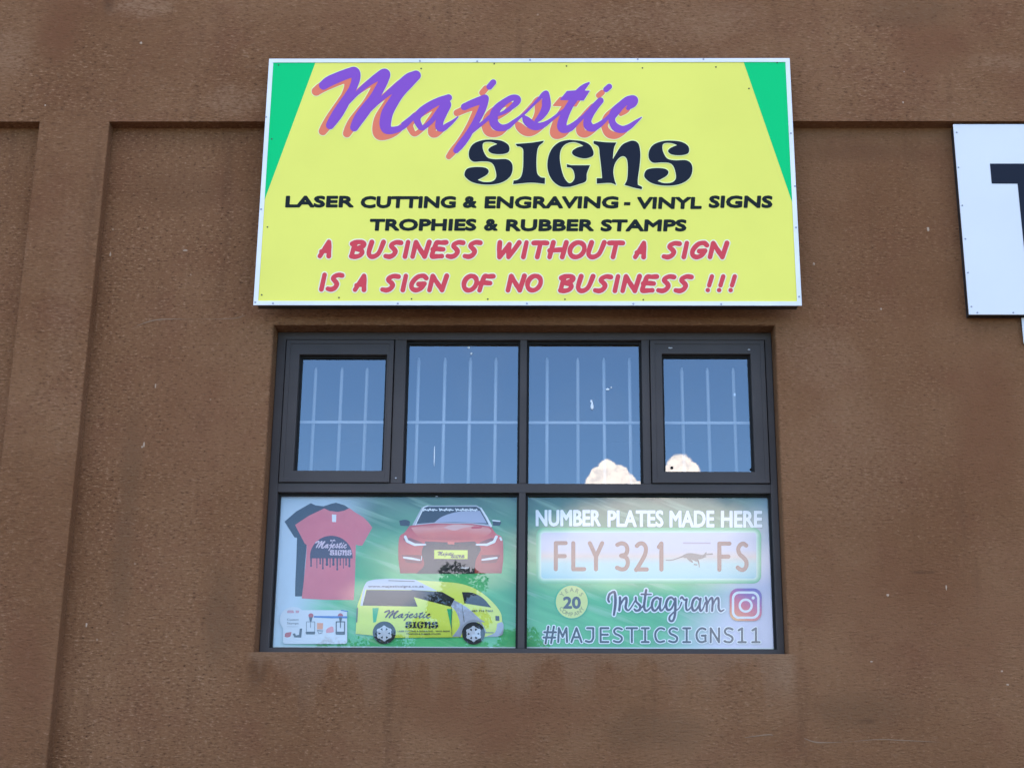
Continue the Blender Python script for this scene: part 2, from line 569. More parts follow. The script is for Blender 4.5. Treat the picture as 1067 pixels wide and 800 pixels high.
class Art:
    def __init__(s, x0, y0, x1, y1, h=0.4):
        s.x0, s.y0, s.h = x0, y0, h
        s.nx, s.ny = int((x1 - x0) / h) + 2, int((y1 - y0) / h) + 2
        s.X = x0 + np.arange(s.nx) * h
        s.Y = y0 + np.arange(s.ny) * h
        s.F = np.full((s.ny, s.nx), 50.0)

    def win(s, xa, ya, xb, yb):
        i0 = max(0, int((xa - s.x0) / s.h) - 1)
        i1 = min(s.nx, int((xb - s.x0) / s.h) + 3)
        j0 = max(0, int((ya - s.y0) / s.h) - 1)
        j1 = min(s.ny, int((yb - s.y0) / s.h) + 3)
        return i0, i1, j0, j1

    def stroke(s, pts, mar=3.0):
        P = np.asarray(pts, float)
        if len(P) == 1:
            P = np.vstack([P, P + [[0.01, 0, 0]]])
        for a, b in zip(P[:-1], P[1:]):
            rr = max(a[2], b[2]) + mar
            i0, i1, j0, j1 = s.win(min(a[0], b[0]) - rr, min(a[1], b[1]) - rr, max(a[0], b[0]) + rr, max(a[1], b[1]) + rr)
            if i1 <= i0 or j1 <= j0:
                continue
            gx, gy = s.X[None, i0:i1], s.Y[j0:j1, None]
            dx, dy = b[0] - a[0], b[1] - a[1]
            t = np.clip(((gx - a[0]) * dx + (gy - a[1]) * dy) / (dx * dx + dy * dy + 1e-9), 0, 1)
            d = np.hypot(gx - a[0] - t * dx, gy - a[1] - t * dy) - (a[2] + t * (b[2] - a[2]))
            s.F[j0:j1, i0:i1] = np.minimum(s.F[j0:j1, i0:i1], d)
        return s

    def edges(s, E, mar=3.0):
        E = np.asarray(E, float)
        D = np.full(s.F.shape, 50.0)
        par = np.zeros(s.F.shape, bool)
        for ax, ay, bx, by in E:
            i0, i1, j0, j1 = s.win(min(ax, bx) - mar, min(ay, by) - mar, max(ax, bx) + mar, max(ay, by) + mar)
            if i1 > i0 and j1 > j0:
                gx, gy = s.X[None, i0:i1], s.Y[j0:j1, None]
                dx, dy = bx - ax, by - ay
                t = np.clip(((gx - ax) * dx + (gy - ay) * dy) / (dx * dx + dy * dy + 1e-12), 0, 1)
                D[j0:j1, i0:i1] = np.minimum(D[j0:j1, i0:i1], np.hypot(gx - ax - t * dx, gy - ay - t * dy))
            if ay != by:
                lo, hi = (ay, by) if ay < by else (by, ay)
                ja, jb = np.searchsorted(s.Y, lo, 'left'), np.searchsorted(s.Y, hi, 'left')
                for j in range(ja, jb):
                    xc = ax + (s.Y[j] - ay) * (bx - ax) / (by - ay)
                    par[j, max(0, int(np.searchsorted(s.X, xc, 'left'))):] ^= True
        s.F = np.minimum(s.F, np.where(par, -D, D))
        return s

    def poly(s, pts, mar=3.0):
        P = np.asarray(pts, float)[:, :2]
        Q = np.roll(P, -1, 0)
        return s.edges(np.hstack([P, Q]), mar)

    def ell(s, cx, cy, rx, ry=None):
        ry = ry or rx
        a = np.linspace(0, 2 * math.pi, 40, endpoint=False)
        return s.poly(np.stack([cx + rx * np.cos(a), cy + ry * np.sin(a)], 1))

    def rrect(s, x0, y0, x1, y1, r):
        p = []
        for cx, cy, a0 in ((x1 - r, y1 - r, 0), (x0 + r, y1 - r, 90), (x0 + r, y0 + r, 180), (x1 - r, y0 + r, 270)):
            for k in range(7):
                a = rad(a0 + k * 15)
                p.append((cx + r * math.cos(a), cy + r * math.sin(a)))
        return s.poly(p)

    def cut(s, other):
        s.F = np.maximum(s.F, -other.F)
        return s

    def mesh(s, name, y, m, parent, lv=0.0):
        """flat mesh of {F < lv} on the upright plane at depth y"""
        F = s.F - lv
        ins = F < 0
        c = ins[:-1, :-1].astype(int) + ins[:-1, 1:] + ins[1:, 1:] + ins[1:, :-1]
        vid, V, faces = {}, [], []

        def key(k, x, yy):
            if k not in vid:
                vid[k] = len(V)
                V.append((x, yy))
            return vid[k]

        def corner(i, j):
            return key((i, j, 0), s.X[i], s.Y[j])

        def cross(i, j, i2, j2):
            a, b = F[j, i], F[j2, i2]
            t = min(max(a / (a - b), 0.02), 0.98)
            k = (min(i, i2), min(j, j2), 1 if j == j2 else 2)
            return key(k, s.X[i] + t * (s.X[i2] - s.X[i]), s.Y[j] + t * (s.Y[j2] - s.Y[j]))
        for j in range(s.ny - 1):
            row = c[j]
            for i in np.nonzero((row > 0) & (row < 4))[0]:
                cs = ((i, j), (i + 1, j), (i + 1, j + 1), (i, j + 1))
                poly = []
                for k in range(4):
                    a, b = cs[k], cs[(k + 1) % 4]
                    fa, fb = ins[a[1], a[0]], ins[b[1], b[0]]
                    if fa:
                        poly.append(corner(*a))
                    if fa != fb:
                        poly.append(cross(a[0], a[1], b[0], b[1]))
                if len(poly) >= 3:
                    faces.append(poly)
            full = np.nonzero(np.diff(np.concatenate([[0], (row == 4).astype(int), [0]])))[0]
            for a, b in zip(full[::2], full[1::2]):
                faces.append([corner(a, j), corner(b, j), corner(b, j + 1), corner(a, j + 1)])
        if not V:
            return None
        V = np.array(V)
        P = at_arr(V[:, 0], V[:, 1], y)
        me = bpy.data.meshes.new(name)
        me.from_pydata([tuple(p) for p in P], [], [f[::-1] for f in faces])
        me.update()
        if me.polygons and me.polygons[0].normal.y > 0:
            me.flip_normals()
        return link(name, me, m, parent)


_tcache = {}


def text_edges(body):
    """outline edges of a line set in the built-in face; units of the font size"""
    if body in _tcache:
        return _tcache[body]
    cu = bpy.data.curves.new('line', 'FONT')
    cu.body = body
    cu.resolution_u = 3
    o = bpy.data.objects.new('line', cu)
    C.objects.link(o)
    dg = bpy.context.evaluated_depsgraph_get()
    me = bpy.data.meshes.new_from_object(o.evaluated_get(dg), depsgraph=dg)
    bm = bmesh.new()
    bm.from_mesh(me)
    bmesh.ops.remove_doubles(bm, verts=bm.verts, dist=1e-6)
    E = np.array([(e.verts[0].co.x, e.verts[0].co.y, e.verts[1].co.x, e.verts[1].co.y) for e in bm.edges if len(e.link_faces) == 1])
    bm.free()
    bpy.data.objects.remove(o)
    bpy.data.meshes.remove(me)
    bpy.data.curves.remove(cu)
    _tcache[body] = E
    return E


def put_text(art, body, x0, x1, ytop, ybase, slant=0.0, tilt=0.0, bold=0.0):
    E = text_edges(body)
    xa, xb = min(E[:, 0].min(), E[:, 2].min()), max(E[:, 0].max(), E[:, 2].max())
    cap = 0.727
    hh = ybase - ytop
    sx = (x1 - x0 - 2 * bold - slant * hh * 0) / (xb - xa)
    sy = (hh - 2 * bold) / cap
    out = np.empty_like(E)
    for a in (0, 2):
        X = x0 + bold + (E[:, a] - xa) * sx
        Y = ybase - bold - E[:, a + 1] * sy
        X = X + slant * (ybase - Y)
        out[:, a], out[:, a + 1] = X, Y + tilt * (X - x0)
    art.edges(out)
    return art


def zz(ox, oy, s, pts):
    """points read off an enlargement (origin, scale) -> photograph points; radii scale too"""
    out = []
    for p in pts:
        q = [ox + p[0] / s, oy + p[1] / s]
        if len(p) > 2:
            q.append(p[2] if p[2] == 'c' else p[2] / s)
        out.append(tuple(q))
    return out


# ---- the brush script word: centre lines with half widths
A_ = lambda p: zz(320, 60, 8.892, p)
B_ = lambda p: zz(420, 70, 7.273, p)
C_ = lambda p: zz(500, 70, 10.0, p)
D_ = lambda p: zz(570, 70, 8.892, p)
SCRIPT = [
    A_([(152, 258, 42), (205, 222, 48), (300, 180, 48), (400, 143, 47), (440, 142, 50), (452, 200, 40), (424, 285, 36), (385, 352, 38), (340, 430, 46), (290, 510, 50), (245, 578, 46), (213, 628, 38)]),
    A_([(380, 430, 10), (415, 388, 14), (465, 330, 20), (550, 255, 26), (640, 190, 36), (718, 152, 48), (712, 208, 44), (672, 290, 44), (620, 380, 46), (560, 460, 50), (500, 540, 52), (462, 600, 46), (437, 648, 38)]),
    A_([(570, 510, 10), (612, 463, 14), (690, 385, 20), (780, 310, 28), (860, 250, 36), (940, 192, 44), (1008, 168, 46)]),
    A_([(1008, 168, 46), (935, 240, 50), (855, 330, 48), (795, 420, 50), (745, 510, 54), (725, 600, 54), (732, 655, 48), (770, 676, 36), (840, 665, 29), (900, 635, 24), (960, 585, 18), (1010, 540, 17)]),
    B_([(0, 432, 15), (40, 400, 14), (90, 365, 18)]),
    B_([(345, 233, 26), (270, 260, 29), (190, 302, 31), (130, 348, 31), (106, 390, 27), (117, 432, 24), (146, 462, 19), (210, 415, 18), (260, 352, 21), (305, 295, 26)]),
    B_([(330, 265, 24), (338, 290, 26), (302, 350, 32), (278, 410, 30), (276, 455, 30), (303, 466, 22), (332, 446, 20), (372, 417, 13), (416, 378, 5)]),
    B_([(464, 302, 26), (530, 273, 28), (600, 248, 31), (624, 240, 26), (603, 310, 29), (566, 390, 27), (524, 460, 24), (478, 535, 27), (434, 592, 28), (402, 632, 22)]),
    B_([(510, 500, 12), (560, 458, 14), (620, 410, 14), (665, 372, 16)]),
    B_([(655, 150, 23), (683, 117, 23)]),
    C_([(200, 495, 15), (270, 462, 20), (340, 412, 26), (388, 362, 34), (388, 328, 34), (335, 322, 32), (255, 367, 34), (185, 428, 42), (150, 492, 46), (142, 560, 46), (168, 612, 46), (225, 634, 36), (290, 620, 30), (350, 575, 22), (420, 520, 15), (480, 470, 13), (560, 390, 14), (620, 330, 18)]),
    C_([(620, 330, 16), (660, 288, 24), (692, 272, 26), (692, 340, 44), (692, 410, 46), (668, 470, 40), (628, 525, 32), (592, 560, 22)]),
    C_([(463, 525, 22), (490, 560, 42), (535, 600, 46), (590, 620, 40), (650, 608, 32), (710, 575, 22), (780, 520, 14), (840, 470, 14)]),
    D_([(60, 475, 13), (110, 435, 14), (160, 400, 16)]),
    D_([(388, 148, 9), (345, 182, 24), (300, 230, 34), (258, 290, 34), (215, 350, 34), (172, 430, 38), (142, 510, 42), (140, 560, 44), (170, 577, 34), (220, 560, 32), (280, 510, 22), (340, 455, 16), (375, 415, 14)]),
    D_([(495, 312, 30), (450, 362, 34), (400, 430, 38), (374, 500, 36), (384, 545, 42), (420, 565, 34), (470, 545, 28), (530, 500, 20), (585, 445, 14)]),
    D_([(547, 208, 26), (577, 182, 26)]),
    D_([(750, 382, 18), (795, 338, 36), (803, 302, 38), (750, 307, 36), (690, 352, 36), (632, 412, 42), (602, 470, 32), (608, 520, 32), (642, 563, 38), (700, 578, 33), (760, 555, 26), (820, 510, 17), (876, 467, 5)]),
]
CROSSBAR = D_([(120, 300), (185, 222), (290, 215), (398, 220), (340, 312), (125, 307)])
E_ = lambda p: zz(475, 135, 8.208, p)
F_ = lambda p: zz(595, 135, 7.621, p)
S1 = E_([(458, 170), (440, 200), (380, 212), (310, 205), (278, 178), (300, 150), (358, 125, 'c'), (300, 107), (240, 112), (228, 150), (242, 200), (275, 243), (340, 256), (430, 255), (475, 285), (485, 340), (465, 400), (410, 445), (330, 468), (230, 470), (140, 450), (85, 410), (75, 375), (100, 335), (170, 322), (250, 328), (280, 355), (260, 390), (185, 432, 'c'), (240, 450), (310, 445), (345, 410), (340, 350), (320, 300), (285, 277), (220, 273), (150, 275), (115, 240), (115, 180), (150, 125), (220, 95), (300, 88), (390, 98), (445, 130)])
S2 = [(p[0] + 187.3, p[1] + 1.1) + tuple(p[2:]) for p in S1]
I1 = E_([(512, 125, 'c'), (640, 115), (752, 98, 'c'), (745, 112, 'c'), (705, 150), (690, 230), (690, 340), (700, 385), (725, 410, 'c'), (762, 415, 'c'), (760, 465, 'c'), (640, 455), (490, 468, 'c'), (495, 438, 'c'), (530, 430), (560, 400), (575, 330), (578, 230), (575, 170), (550, 148), (525, 145, 'c')])
G1 = F_([(100, 130, 'c'), (40, 150), (8, 180), (30, 210), (100, 230), (165, 215), (178, 180), (150, 125), (90, 95), (0, 85)]) + \
    E_([(970, 90), (890, 108), (830, 155), (795, 225), (783, 310), (800, 390), (840, 450), (900, 488), (970, 490)]) + \
    F_([(0, 453), (60, 435), (118, 410), (125, 350), (150, 285, 'c'), (0, 285, 'c')]) + \
    E_([(950, 298, 'c'), (950, 322, 'c'), (990, 332), (1012, 370), (1015, 420), (990, 455), (960, 455), (925, 410), (900, 330), (888, 240), (900, 170), (940, 125), (1000, 108)]) + F_([(60, 110)])
N1 = F_([(180, 92, 'c'), (270, 102), (360, 105, 'c'), (340, 150), (330, 245, 'c'), (345, 215), (400, 130), (450, 100), (495, 90), (535, 115), (550, 190), (545, 280), (530, 390), (530, 440, 'c'), (565, 458, 'c'), (560, 475, 'c'), (500, 462), (425, 440, 'c'), (445, 400), (452, 320), (445, 240), (415, 212), (375, 232), (345, 280), (335, 340), (345, 400), (358, 440, 'c'), (310, 425), (205, 430, 'c'), (205, 388, 'c'), (248, 388, 'c'), (240, 300), (228, 200), (220, 140), (180, 112, 'c')])
SERIF = [outline(p) for p in (S1, I1, G1, N1, S2)]


def script_word(art, f=lambda x, y: (x, y), k=1.0, n=7):
    for s in SCRIPT:
        P = spline(s, False, n)
        q = [(*f(x, y), max(r * k, 0.05)) for x, y, r in P]
        art.stroke(q)
    art.poly([f(x, y) for x, y in CROSSBAR])
    return art


def serif_word(art, f=lambda x, y: (x, y)):
    for P in SERIF:
        art.poly([f(x, y) for x, y in P])
    return art


# ---- skeleton letters: unit boxes, y down
O_ = [(0.5 + 0.5 * math.cos(a), 0.5 + 0.5 * math.sin(a)) for a in np.linspace(-1.2, 2 * math.pi - 1.2, 13)]
BRUSH = {
    'A': (17, [[(.0, 1), (.3, .52), (.62, .0)], [(.62, .0), (.80, .5), (.93, 1)], [(.06, .68), (.4, .62), (.82, .64)]]),
    'B': (18, [[(.14, .98), (.16, .5), (.22, .08)], [(.0, .12), (.25, .02), (.62, .0), (.84, .12), (.78, .30), (.38, .47)], [(.38, .47), (.74, .55), (.86, .72), (.72, .92), (.4, 1), (.12, .96)]]),
    'U': (18, [[(.10, 0), (.04, .6), (.10, .86), (.32, 1), (.6, .93), (.80, .68), (.94, .0)]]),
    'S': (17, [[(.98, .05), (.62, .02), (.34, .14), (.30, .30), (.55, .48), (.70, .66), (.58, .90), (.32, 1), (.02, .96)]]),
    'I': (7, [[(.5, 0), (.5, 1)]]),
    'N': (20, [[(.06, 1), (.08, .02)], [(.08, .02), (.45, .5), (.84, 1)], [(.84, 1), (.94, .0)]]),
    'E': (16, [[(.98, .02), (.6, .04), (.24, .04), (.14, .3), (.08, .6), (.06, .97), (.4, .98), (.86, .96)], [(.02, .50), (.4, .47), (.86, .50)]]),
    'W': (24, [[(.03, 0), (.08, .5), (.17, 1)], [(.17, 1), (.36, .55), (.53, .12)], [(.53, .12), (.55, .5), (.62, 1)], [(.62, 1), (.82, .5), (1, 0)]]),
    'T': (16, [[(.0, .04), (.5, .02), (1, .04)], [(.52, .04), (.5, 1)]]),
    'H': (19, [[(.12, 0), (.08, 1)], [(.94, 0), (.88, 1)], [(.0, .56), (.4, .52), (.92, .48)]]),
    'O': (17, [O_]),
    'G': (18, [[(.96, .16), (.72, .0), (.34, .08), (.06, .48), (.10, .84), (.40, 1), (.74, .88), (.92, .56)], [(.52, .58), (.92, .54)]]),
    'F': (16, [[(1, .02), (.6, .04), (.26, .04), (.14, .5), (.08, 1)], [(.0, .52), (.4, .48), (.86, .50)]]),
    '!': (7, [[(.52, 0), (.46, .64)], [(.44, .98), (.46, .98)]]),
}
MONO = {
    '#': [[(.38, -.1), (.16, 1.08)], [(.82, -.1), (.60, 1.08)], [(.06, .30), (.98, .30)], [(.0, .68), (.92, .68)]],
    'M': [[(.08, 1), (.14, 0), (.5, .62), (.86, 0), (.92, 1)]],
    'A': [[(.02, 1), (.5, 0), (.98, 1)], [(.2, .66), (.8, .66)]],
    'J': [[(.2, 0), (.78, 0), (.78, .72), (.62, .96), (.36, 1), (.06, .93)]],
    'E': [[(.9, 0), (.16, 0), (.16, 1), (.9, 1)], [(.16, .47), (.84, .47)]],
    'S': ['s', [(.86, .08), (.6, 0), (.32, .02), (.13, .2), (.25, .4), (.55, .5), (.82, .64), (.86, .82), (.68, .98), (.4, 1), (.10, .92)]],
    'T': [[(.0, 0), (1, 0)], [(.5, 0), (.5, 1)]],
    'I': [[(.14, 0), (.86, 0)], [(.14, 1), (.86, 1)], [(.5, 0), (.5, 1)]],
    'C': ['s', [(.94, .07), (.7, 0), (.42, .04), (.14, .28), (.10, .6), (.26, .9), (.55, 1), (.94, .93)]],
    'G': ['s', [(.92, .08), (.66, 0), (.36, .06), (.10, .34), (.10, .68), (.3, .94), (.6, 1), (.92, .92), (.921, .9), (.92, .54), (.919, .53), (.58, .53)]],
    'N': [[(.10, 1), (.10, 0), (.90, 1), (.90, 0)]],
    '1': [[(.14, .14), (.5, 0), (.5, 1)], [(.12, 1), (.88, 1)]],
}
PLATE = {
    'F': [[(.98, 0), (.0, 0), (.0, 1)], [(.0, .5), (.88, .5)]],
    'L': [[(.0, 0), (.0, 1), (1, 1)]],
    'Y': [[(.0, 0), (.5, .52), (1, 0)], [(.5, .52), (.5, 1)]],
    '3': ['s', [(.02, .06), (.4, 0), (.8, .06), (.95, .24), (.8, .42), (.38, .48), (.82, .54), (1, .74), (.82, .95), (.45, 1), (.0, .94)]],
    '2': ['s', [(.04, .10), (.3, .01), (.68, .02), (.92, .18), (.84, .42), (.45, .72), (.02, 1), (.02, 1.0), (.5, 1), (1, 1)]],
    '1': [[(.0, .14), (.85, .0), (.85, 1)]],
    'S': ['s', [(.92, .07), (.6, 0), (.24, .06), (.05, .22), (.2, .40), (.58, .52), (.92, .68), (.92, .88), (.62, 1), (.28, .99), (.0, .92)]],
}


def glyph(art, strokes, x0, y0, w_, h_, r, slant=0.0, curvy=False, vary=0.0):
    cv = curvy
    for st in strokes:
        if st == 's':
            cv = True
            continue
        P = np.array(st, float)
        if cv and len(P) > 2:
            P = spline([tuple(p) for p in P], False, 6)
        q = [(x0 + x * w_ + slant * (1 - y) * h_, y0 + y * h_, r * (1 + vary * math.sin(9 * x + 5 * y))) for x, y in P]
        art.stroke(q)


def brush_word(art, word, x0, x1, yt, yb, r=2.5, slant=0.22):
    ws = [BRUSH[c][0] for c in word]
    gap = 5.2
    tot = sum(ws) + gap * (len(word) - 1)
    hh = yb - yt - 2 * r
    k = (x1 - x0 - 2 * r - slant * hh) / tot
    if k < 0.3:
        k = 1
    x = x0 + r
    for c, wd in zip(word, ws):
        glyph(art, BRUSH[c][1], x, yt + r, wd * k, hh, r * (1.15 if c == '!' else 1), slant, True, 0.06)
        x += (wd + gap) * k


# ------------------------------------------------------------------ the big yellow sign
sign = empty('shop_sign', 'large yellow shop sign with green corners, purple script and red slogan above the window', 'shop sign', ((SX0 + SX1) / 2, YS, SZ0))
BT = 0.0205
panel = box('panel', SX0 + 0.003, SX1 - 0.003, YS + 0.004, YS + 0.010, SZ0 + 0.003, SZ1 - 0.003, SIGN_YEL, sign)
bm = bmesh.new()
frame_bm(bm, SX0, SX1, SZ0, SZ1, BT, BT, BT, BT, YS, YS + 0.0035, 0.0012)
from_bm('border_trim', bm, WHITE_TRIM, sign)
bm = bmesh.new()
frame_bm(bm, SX0 + 0.012, SX1 - 0.012, SZ0 + 0.010, SZ1 - 0.012, 0.04, 0.04, 0.04, 0.04, YS + 0.0105, YB - 0.001, 0)
from_bm('back_frame', bm, STEEL, sign)
# standoffs carry the lower half of the frame off the recessed wall
for x in (SX0 + .25, -.1, SX1 - .25):
    box('bracket', x - .02, x + .02, YB - .0005, 0.0, SZ0 + .10, SZ0 + .14, STEEL, sign)

yp = YS + 0.004
g = Art(270, 60, 345, 215)
g.poly([(270, 55), (330.3, 55), (328.5, 66), (275.6, 209.5), (268, 209.5)])
tl, tr_, bl_, br_ = [at(x, y, yp) for x, y in ((284, 66), (328.7, 66), (275, 209), (276, 209))]
inx0, inx1, inz0, inz1 = SX0 + BT - .002, SX1 - BT + .002, SZ0 + BT - .002, SZ1 - BT + .002


def tri(name, pts, y, m, parent):
    me = bpy.data.meshes.new(name)
    me.from_pydata([(x, y, z) for x, z in pts], [], [tuple(range(len(pts)))])
    me.update()
    if me.polygons[0].normal.y > 0:
        me.flip_normals()
    return link(name, me, m, parent)


a, b = at(328.7, 65.5, yp), at(275.5, 209.5, yp)
tri('green_corner', [(inx0, inz1), (a.x, inz1), (inx0, b.z)], yp - .0006, SIGN_GREEN, sign)
a, b = at(774.8, 64.5, yp), at(828, 212.5, yp)
tri('green_corner', [(inx1, inz1), (a.x, inz1), (inx1, b.z)], yp - .0006, SIGN_GREEN, sign)

big = script_word(Art(320, 60, 685, 180, 0.4))
sh = lambda x, y: (x - 7.6, y + 6.3)
shadow = script_word(Art(310, 60, 685, 190, 0.4), sh)
shadow.mesh('script_halo', yp - .0008, PALE, sign, 0.9)
shadow.mesh('script_shadow', yp - .0012, SALMON, sign, 0.0)
big.mesh('script_halo', yp - .0010, PALE, sign, 0.7)
big.mesh('script_lettering', yp - .0017, PURPLE, sign, 0.0)
sg = serif_word(Art(478, 140, 730, 205, 0.4))
sg.mesh('lettering_halo', yp - .0020, PALE, sign, 1.0)
sg.mesh('bold_lettering', yp - .0024, NAVY, sign, 0.1)

for wd, x0, x1, yt, ybs in (('LASER', 297, 368.3, 203.4, 216.3), ('CUTTING', 375.3, 474.6, 203.8, 217), ('&', 482, 496.4, 203.6, 216.8), ('ENGRAVING', 504.6, 644, 203.9, 217.3),
                            ('VINYL', 663, 731, 204.6, 217.9), ('SIGNS', 738.2, 804.6, 203.2, 216.8),
                            ('TROPHIES', 384.6, 496, 227.4, 240.6), ('&', 504, 518.4, 227.2, 240.6), ('RUBBER', 526.8, 618.6, 227.8, 241.0), ('STAMPS', 625.5, 715, 228.0, 241.2)):
    cap = Art(x0 - 5, yt - 5, x1 + 5, ybs + 5, 0.34)
    put_text(cap, wd, x0, x1, yt, ybs, slant=0.08, bold=0.95)
    cap.mesh('capital_lettering', yp - .0012, INK, sign, 0.95)
Art(645, 206, 662, 218, 0.34).poly([(650.8, 211.2), (656.4, 211.2), (656.2, 213.6), (650.6, 213.6)]).mesh('hyphen', yp - .0012, INK, sign, 0.5)


def slogan(art):
    art.mesh('slogan_halo', yp - .0012, CREAM, sign, 1.25)
    art.mesh('slogan_lettering', yp - .0018, RED, sign, 0.0)


for wd, x0, x1, yt, ybs in (('A', 330.8, 349, 249.6, 269.4), ('BUSINESS', 361.6, 503.4, 249.8, 270), ('WITHOUT', 514.4, 651.5, 250.2, 270.4), ('A', 659.4, 677, 250.8, 270.4), ('SIGN', 688.8, 761, 250.8, 270.4),
                            ('IS', 329.8, 359.4, 283.8, 304), ('A', 367.4, 385.6, 285, 304.4), ('SIGN', 395.6, 469, 285, 304.8), ('OF', 479.4, 516.6, 285, 305), ('NO', 525.8, 567.4, 285, 305), ('BUSINESS', 579.4, 723.4, 285.4, 305.6)):
    red = Art(x0 - 6, yt - 5, x1 + 6, ybs + 5, 0.36)
    brush_word(red, wd, x0, x1, yt, ybs)
    slogan(red)
for x0 in (734, 745.8, 757.8):
    red = Art(x0 - 5, 282, x0 + 16, 312, 0.36)
    glyph(red, BRUSH['!'][1], x0 + 1.0, 288, 5.5, 14.6, 2.3, 0.27)
    slogan(red)


def screw(px, py, y, r, m, parent):
    p = at(px, py, y)
    if not hasattr(screw, 'me'):
        screw.me = {}
    if (r, m.name) not in screw.me:
        bm = bmesh.new()
        bmesh.ops.create_cone(bm, cap_ends=True, segments=10, radius1=r, radius2=r * .7, depth=0.004, matrix=Matrix.Rotation(rad(90), 4, 'X'))
        me = bpy.data.meshes.new('screw')
        bm.to_mesh(me)
        bm.free()
        me.materials.append(m)
        screw.me[r, m.name] = me
    o = bpy.data.objects.new('screw', screw.me[r, m.name])
    C.objects.link(o)
    o.parent = parent
    o.location = p - root_of(parent)
    return o


for px, py in ((290.3, 68), (438.8, 71.6), (515, 66.6), (590.3, 69), (669.4, 71), (746, 70), (809.8, 65.6), (283.3, 145), (278.6, 236.6), (272.7, 307.2), (353.2, 310), (428.8, 311.4), (508.3, 311.6), (588.7, 311.8), (670.3, 312.2), (780.4, 92.4)):
    screw(px, py, yp - .001, 0.0042, SCREW_D, sign)
for px, py in ((437.5, 63.6), (497.2, 64.0), (552.4, 62.6), (664.5, 61.8), (733, 61.8), (277.2, 122), (272, 218), (266, 314.8), (284.5, 316), (414.5, 316.2), (549, 316.2), (660, 316.6), (751.5, 316.8), (824.2, 139), (828.5, 194), (829.5, 237), (832.8, 309)):
    screw(px, py, YS - .0005, 0.0055, SCREW_G, sign)

# ------------------------------------------------------------------ white neighbour board with a T
brd = empty('white_board', 'white sign board with a big dark letter T, cut off by the right edge', 'sign board', (2.8, -0.06, RZ0))
box('panel', RX0, 4.0, -0.060, -0.054, RZ0, RZ1, BOARD_W, brd, 0.001)
bm = bmesh.new()
frame_bm(bm, RX0 + .004, 3.996, RZ0 + .004, RZ1 - .004, .035, .035, .035, .035, -0.0535, -0.0005, 0)
from_bm('back_frame', bm, STEEL, brd)
a, b = at(1031.4, 170.7, -.06), at(1060.2, 191.6, -.06)
th = (a.z - b.z)
c_ = at(1060, 292, -.06).z
tw = 0.082
xl, xs_ = a.x, b.x
tri('letter', [(xl, b.z), (xs_, b.z), (xs_ + .002, c_), (xs_ + tw, c_), (xs_ + tw, b.z), (xs_ + tw + (xs_ - xl), b.z), (xs_ + tw + (xs_ - xl), a.z), (xl, a.z)], -.0612, NAVY, brd)
for px, py in ((997, 138), (998.8, 174.4), (1002.8, 214), (1006, 248.8), (1008.8, 284), (1012.3, 319.3), (1018.5, 325.5), (1056, 325.6)):
    screw(px, py, -.0615, 0.0045, SCREW_G, brd)
a, b = at(1064.2, 331, -.02), at(1064, 358, -.02)
lb = empty('small_board', 'narrow white board just below the white T sign, at the right edge of the photo', 'sign board', (2.6, -.02, b.z))
box('panel', a.x, 3.9, -0.022, -0.016, b.z, a.z, BOARD_W, lb, 0.001)
bm = bmesh.new()
frame_bm(bm, a.x + .004, 3.896, b.z + .004, a.z - .004, .02, .02, .02, .02, -0.0155, -0.0005, 0)
from_bm('back_frame', bm, STEEL, lb)

# ------------------------------------------------------------------ window
win = empty('window', 'charcoal aluminium window with two casements, two fixed panes above and two wide panes below', 'window', ((WX0 + WX1) / 2, YW, WZ0))
Xw = lambda px, py: at(px, py, YW).x
Zw = lambda px, py: at(px, py, YW).z
YG = YW + 0.042
x_m1a, x_m1b = Xw(411.6, 360), Xw(423.6, 360)       # mullion beside the left casement
x_c0, x_c1 = Xw(541.7, 400), Xw(548.8, 400)
x_m2a, x_m2b = Xw(668.2, 355), Xw(676.2, 355)
z_tr1, z_tr0 = Zw(540, 503.5), Zw(540, 513.1)
fl, ft = Xw(297.6, 360) - WX0, WZ1 - Zw(540, 353.8)
fr = WX1 - Xw(797.2, 355)
fb = Zw(400, 675.2) - WZ0
bm = bmesh.new()
g_ = 0.0015
frame_bm(bm, WX0 + g_, WX1 - g_, WZ0 + g_, WZ1 - g_, fl, fr, fb, ft, YW, YW + 0.07, 0.0025)
from_bm('outer_frame', bm, ALU, win)
ix0, ix1, iz0, iz1 = WX0 + g_ + fl, WX1 - g_ - fr, WZ0 + g_ + fb, WZ1 - g_ - ft
box('transom', ix0, ix1, YW + .001, YW + 0.068, z_tr0, z_tr1, ALU, win, 0.002)
for xa, xb, za, zb in ((x_m1a, x_m1b, z_tr1, iz1), (x_c0, x_c1, z_tr1, iz1), (x_m2a, x_m2b, z_tr1, iz1), (Xw(540.3, 560), Xw(547.3, 560), iz0, z_tr0)):
    box('mullion', xa, xb, YW + .0005, YW + 0.068, za, zb, ALU, win, 0.002)


def pane(name, x0, x1, z0, z1, yg, parent, bead=0.010, m=None):
    me = bpy.data.meshes.new(name)
    # a single skin keeps one clean reflection
    me.from_pydata([(x0, yg, z0), (x1, yg, z0), (x1, yg, z1), (x0, yg, z1)], [], [(0, 1, 2, 3)])
    o = link(name, me, m or GLASS, parent)
    bm = bmesh.new()
    frame_bm(bm, x0, x1, z0, z1, bead, bead, bead * .55, bead, yg - 0.012, yg - 0.001, 0)
    from_bm('gasket', bm, GASKET, o if parent is win else parent)
    return o


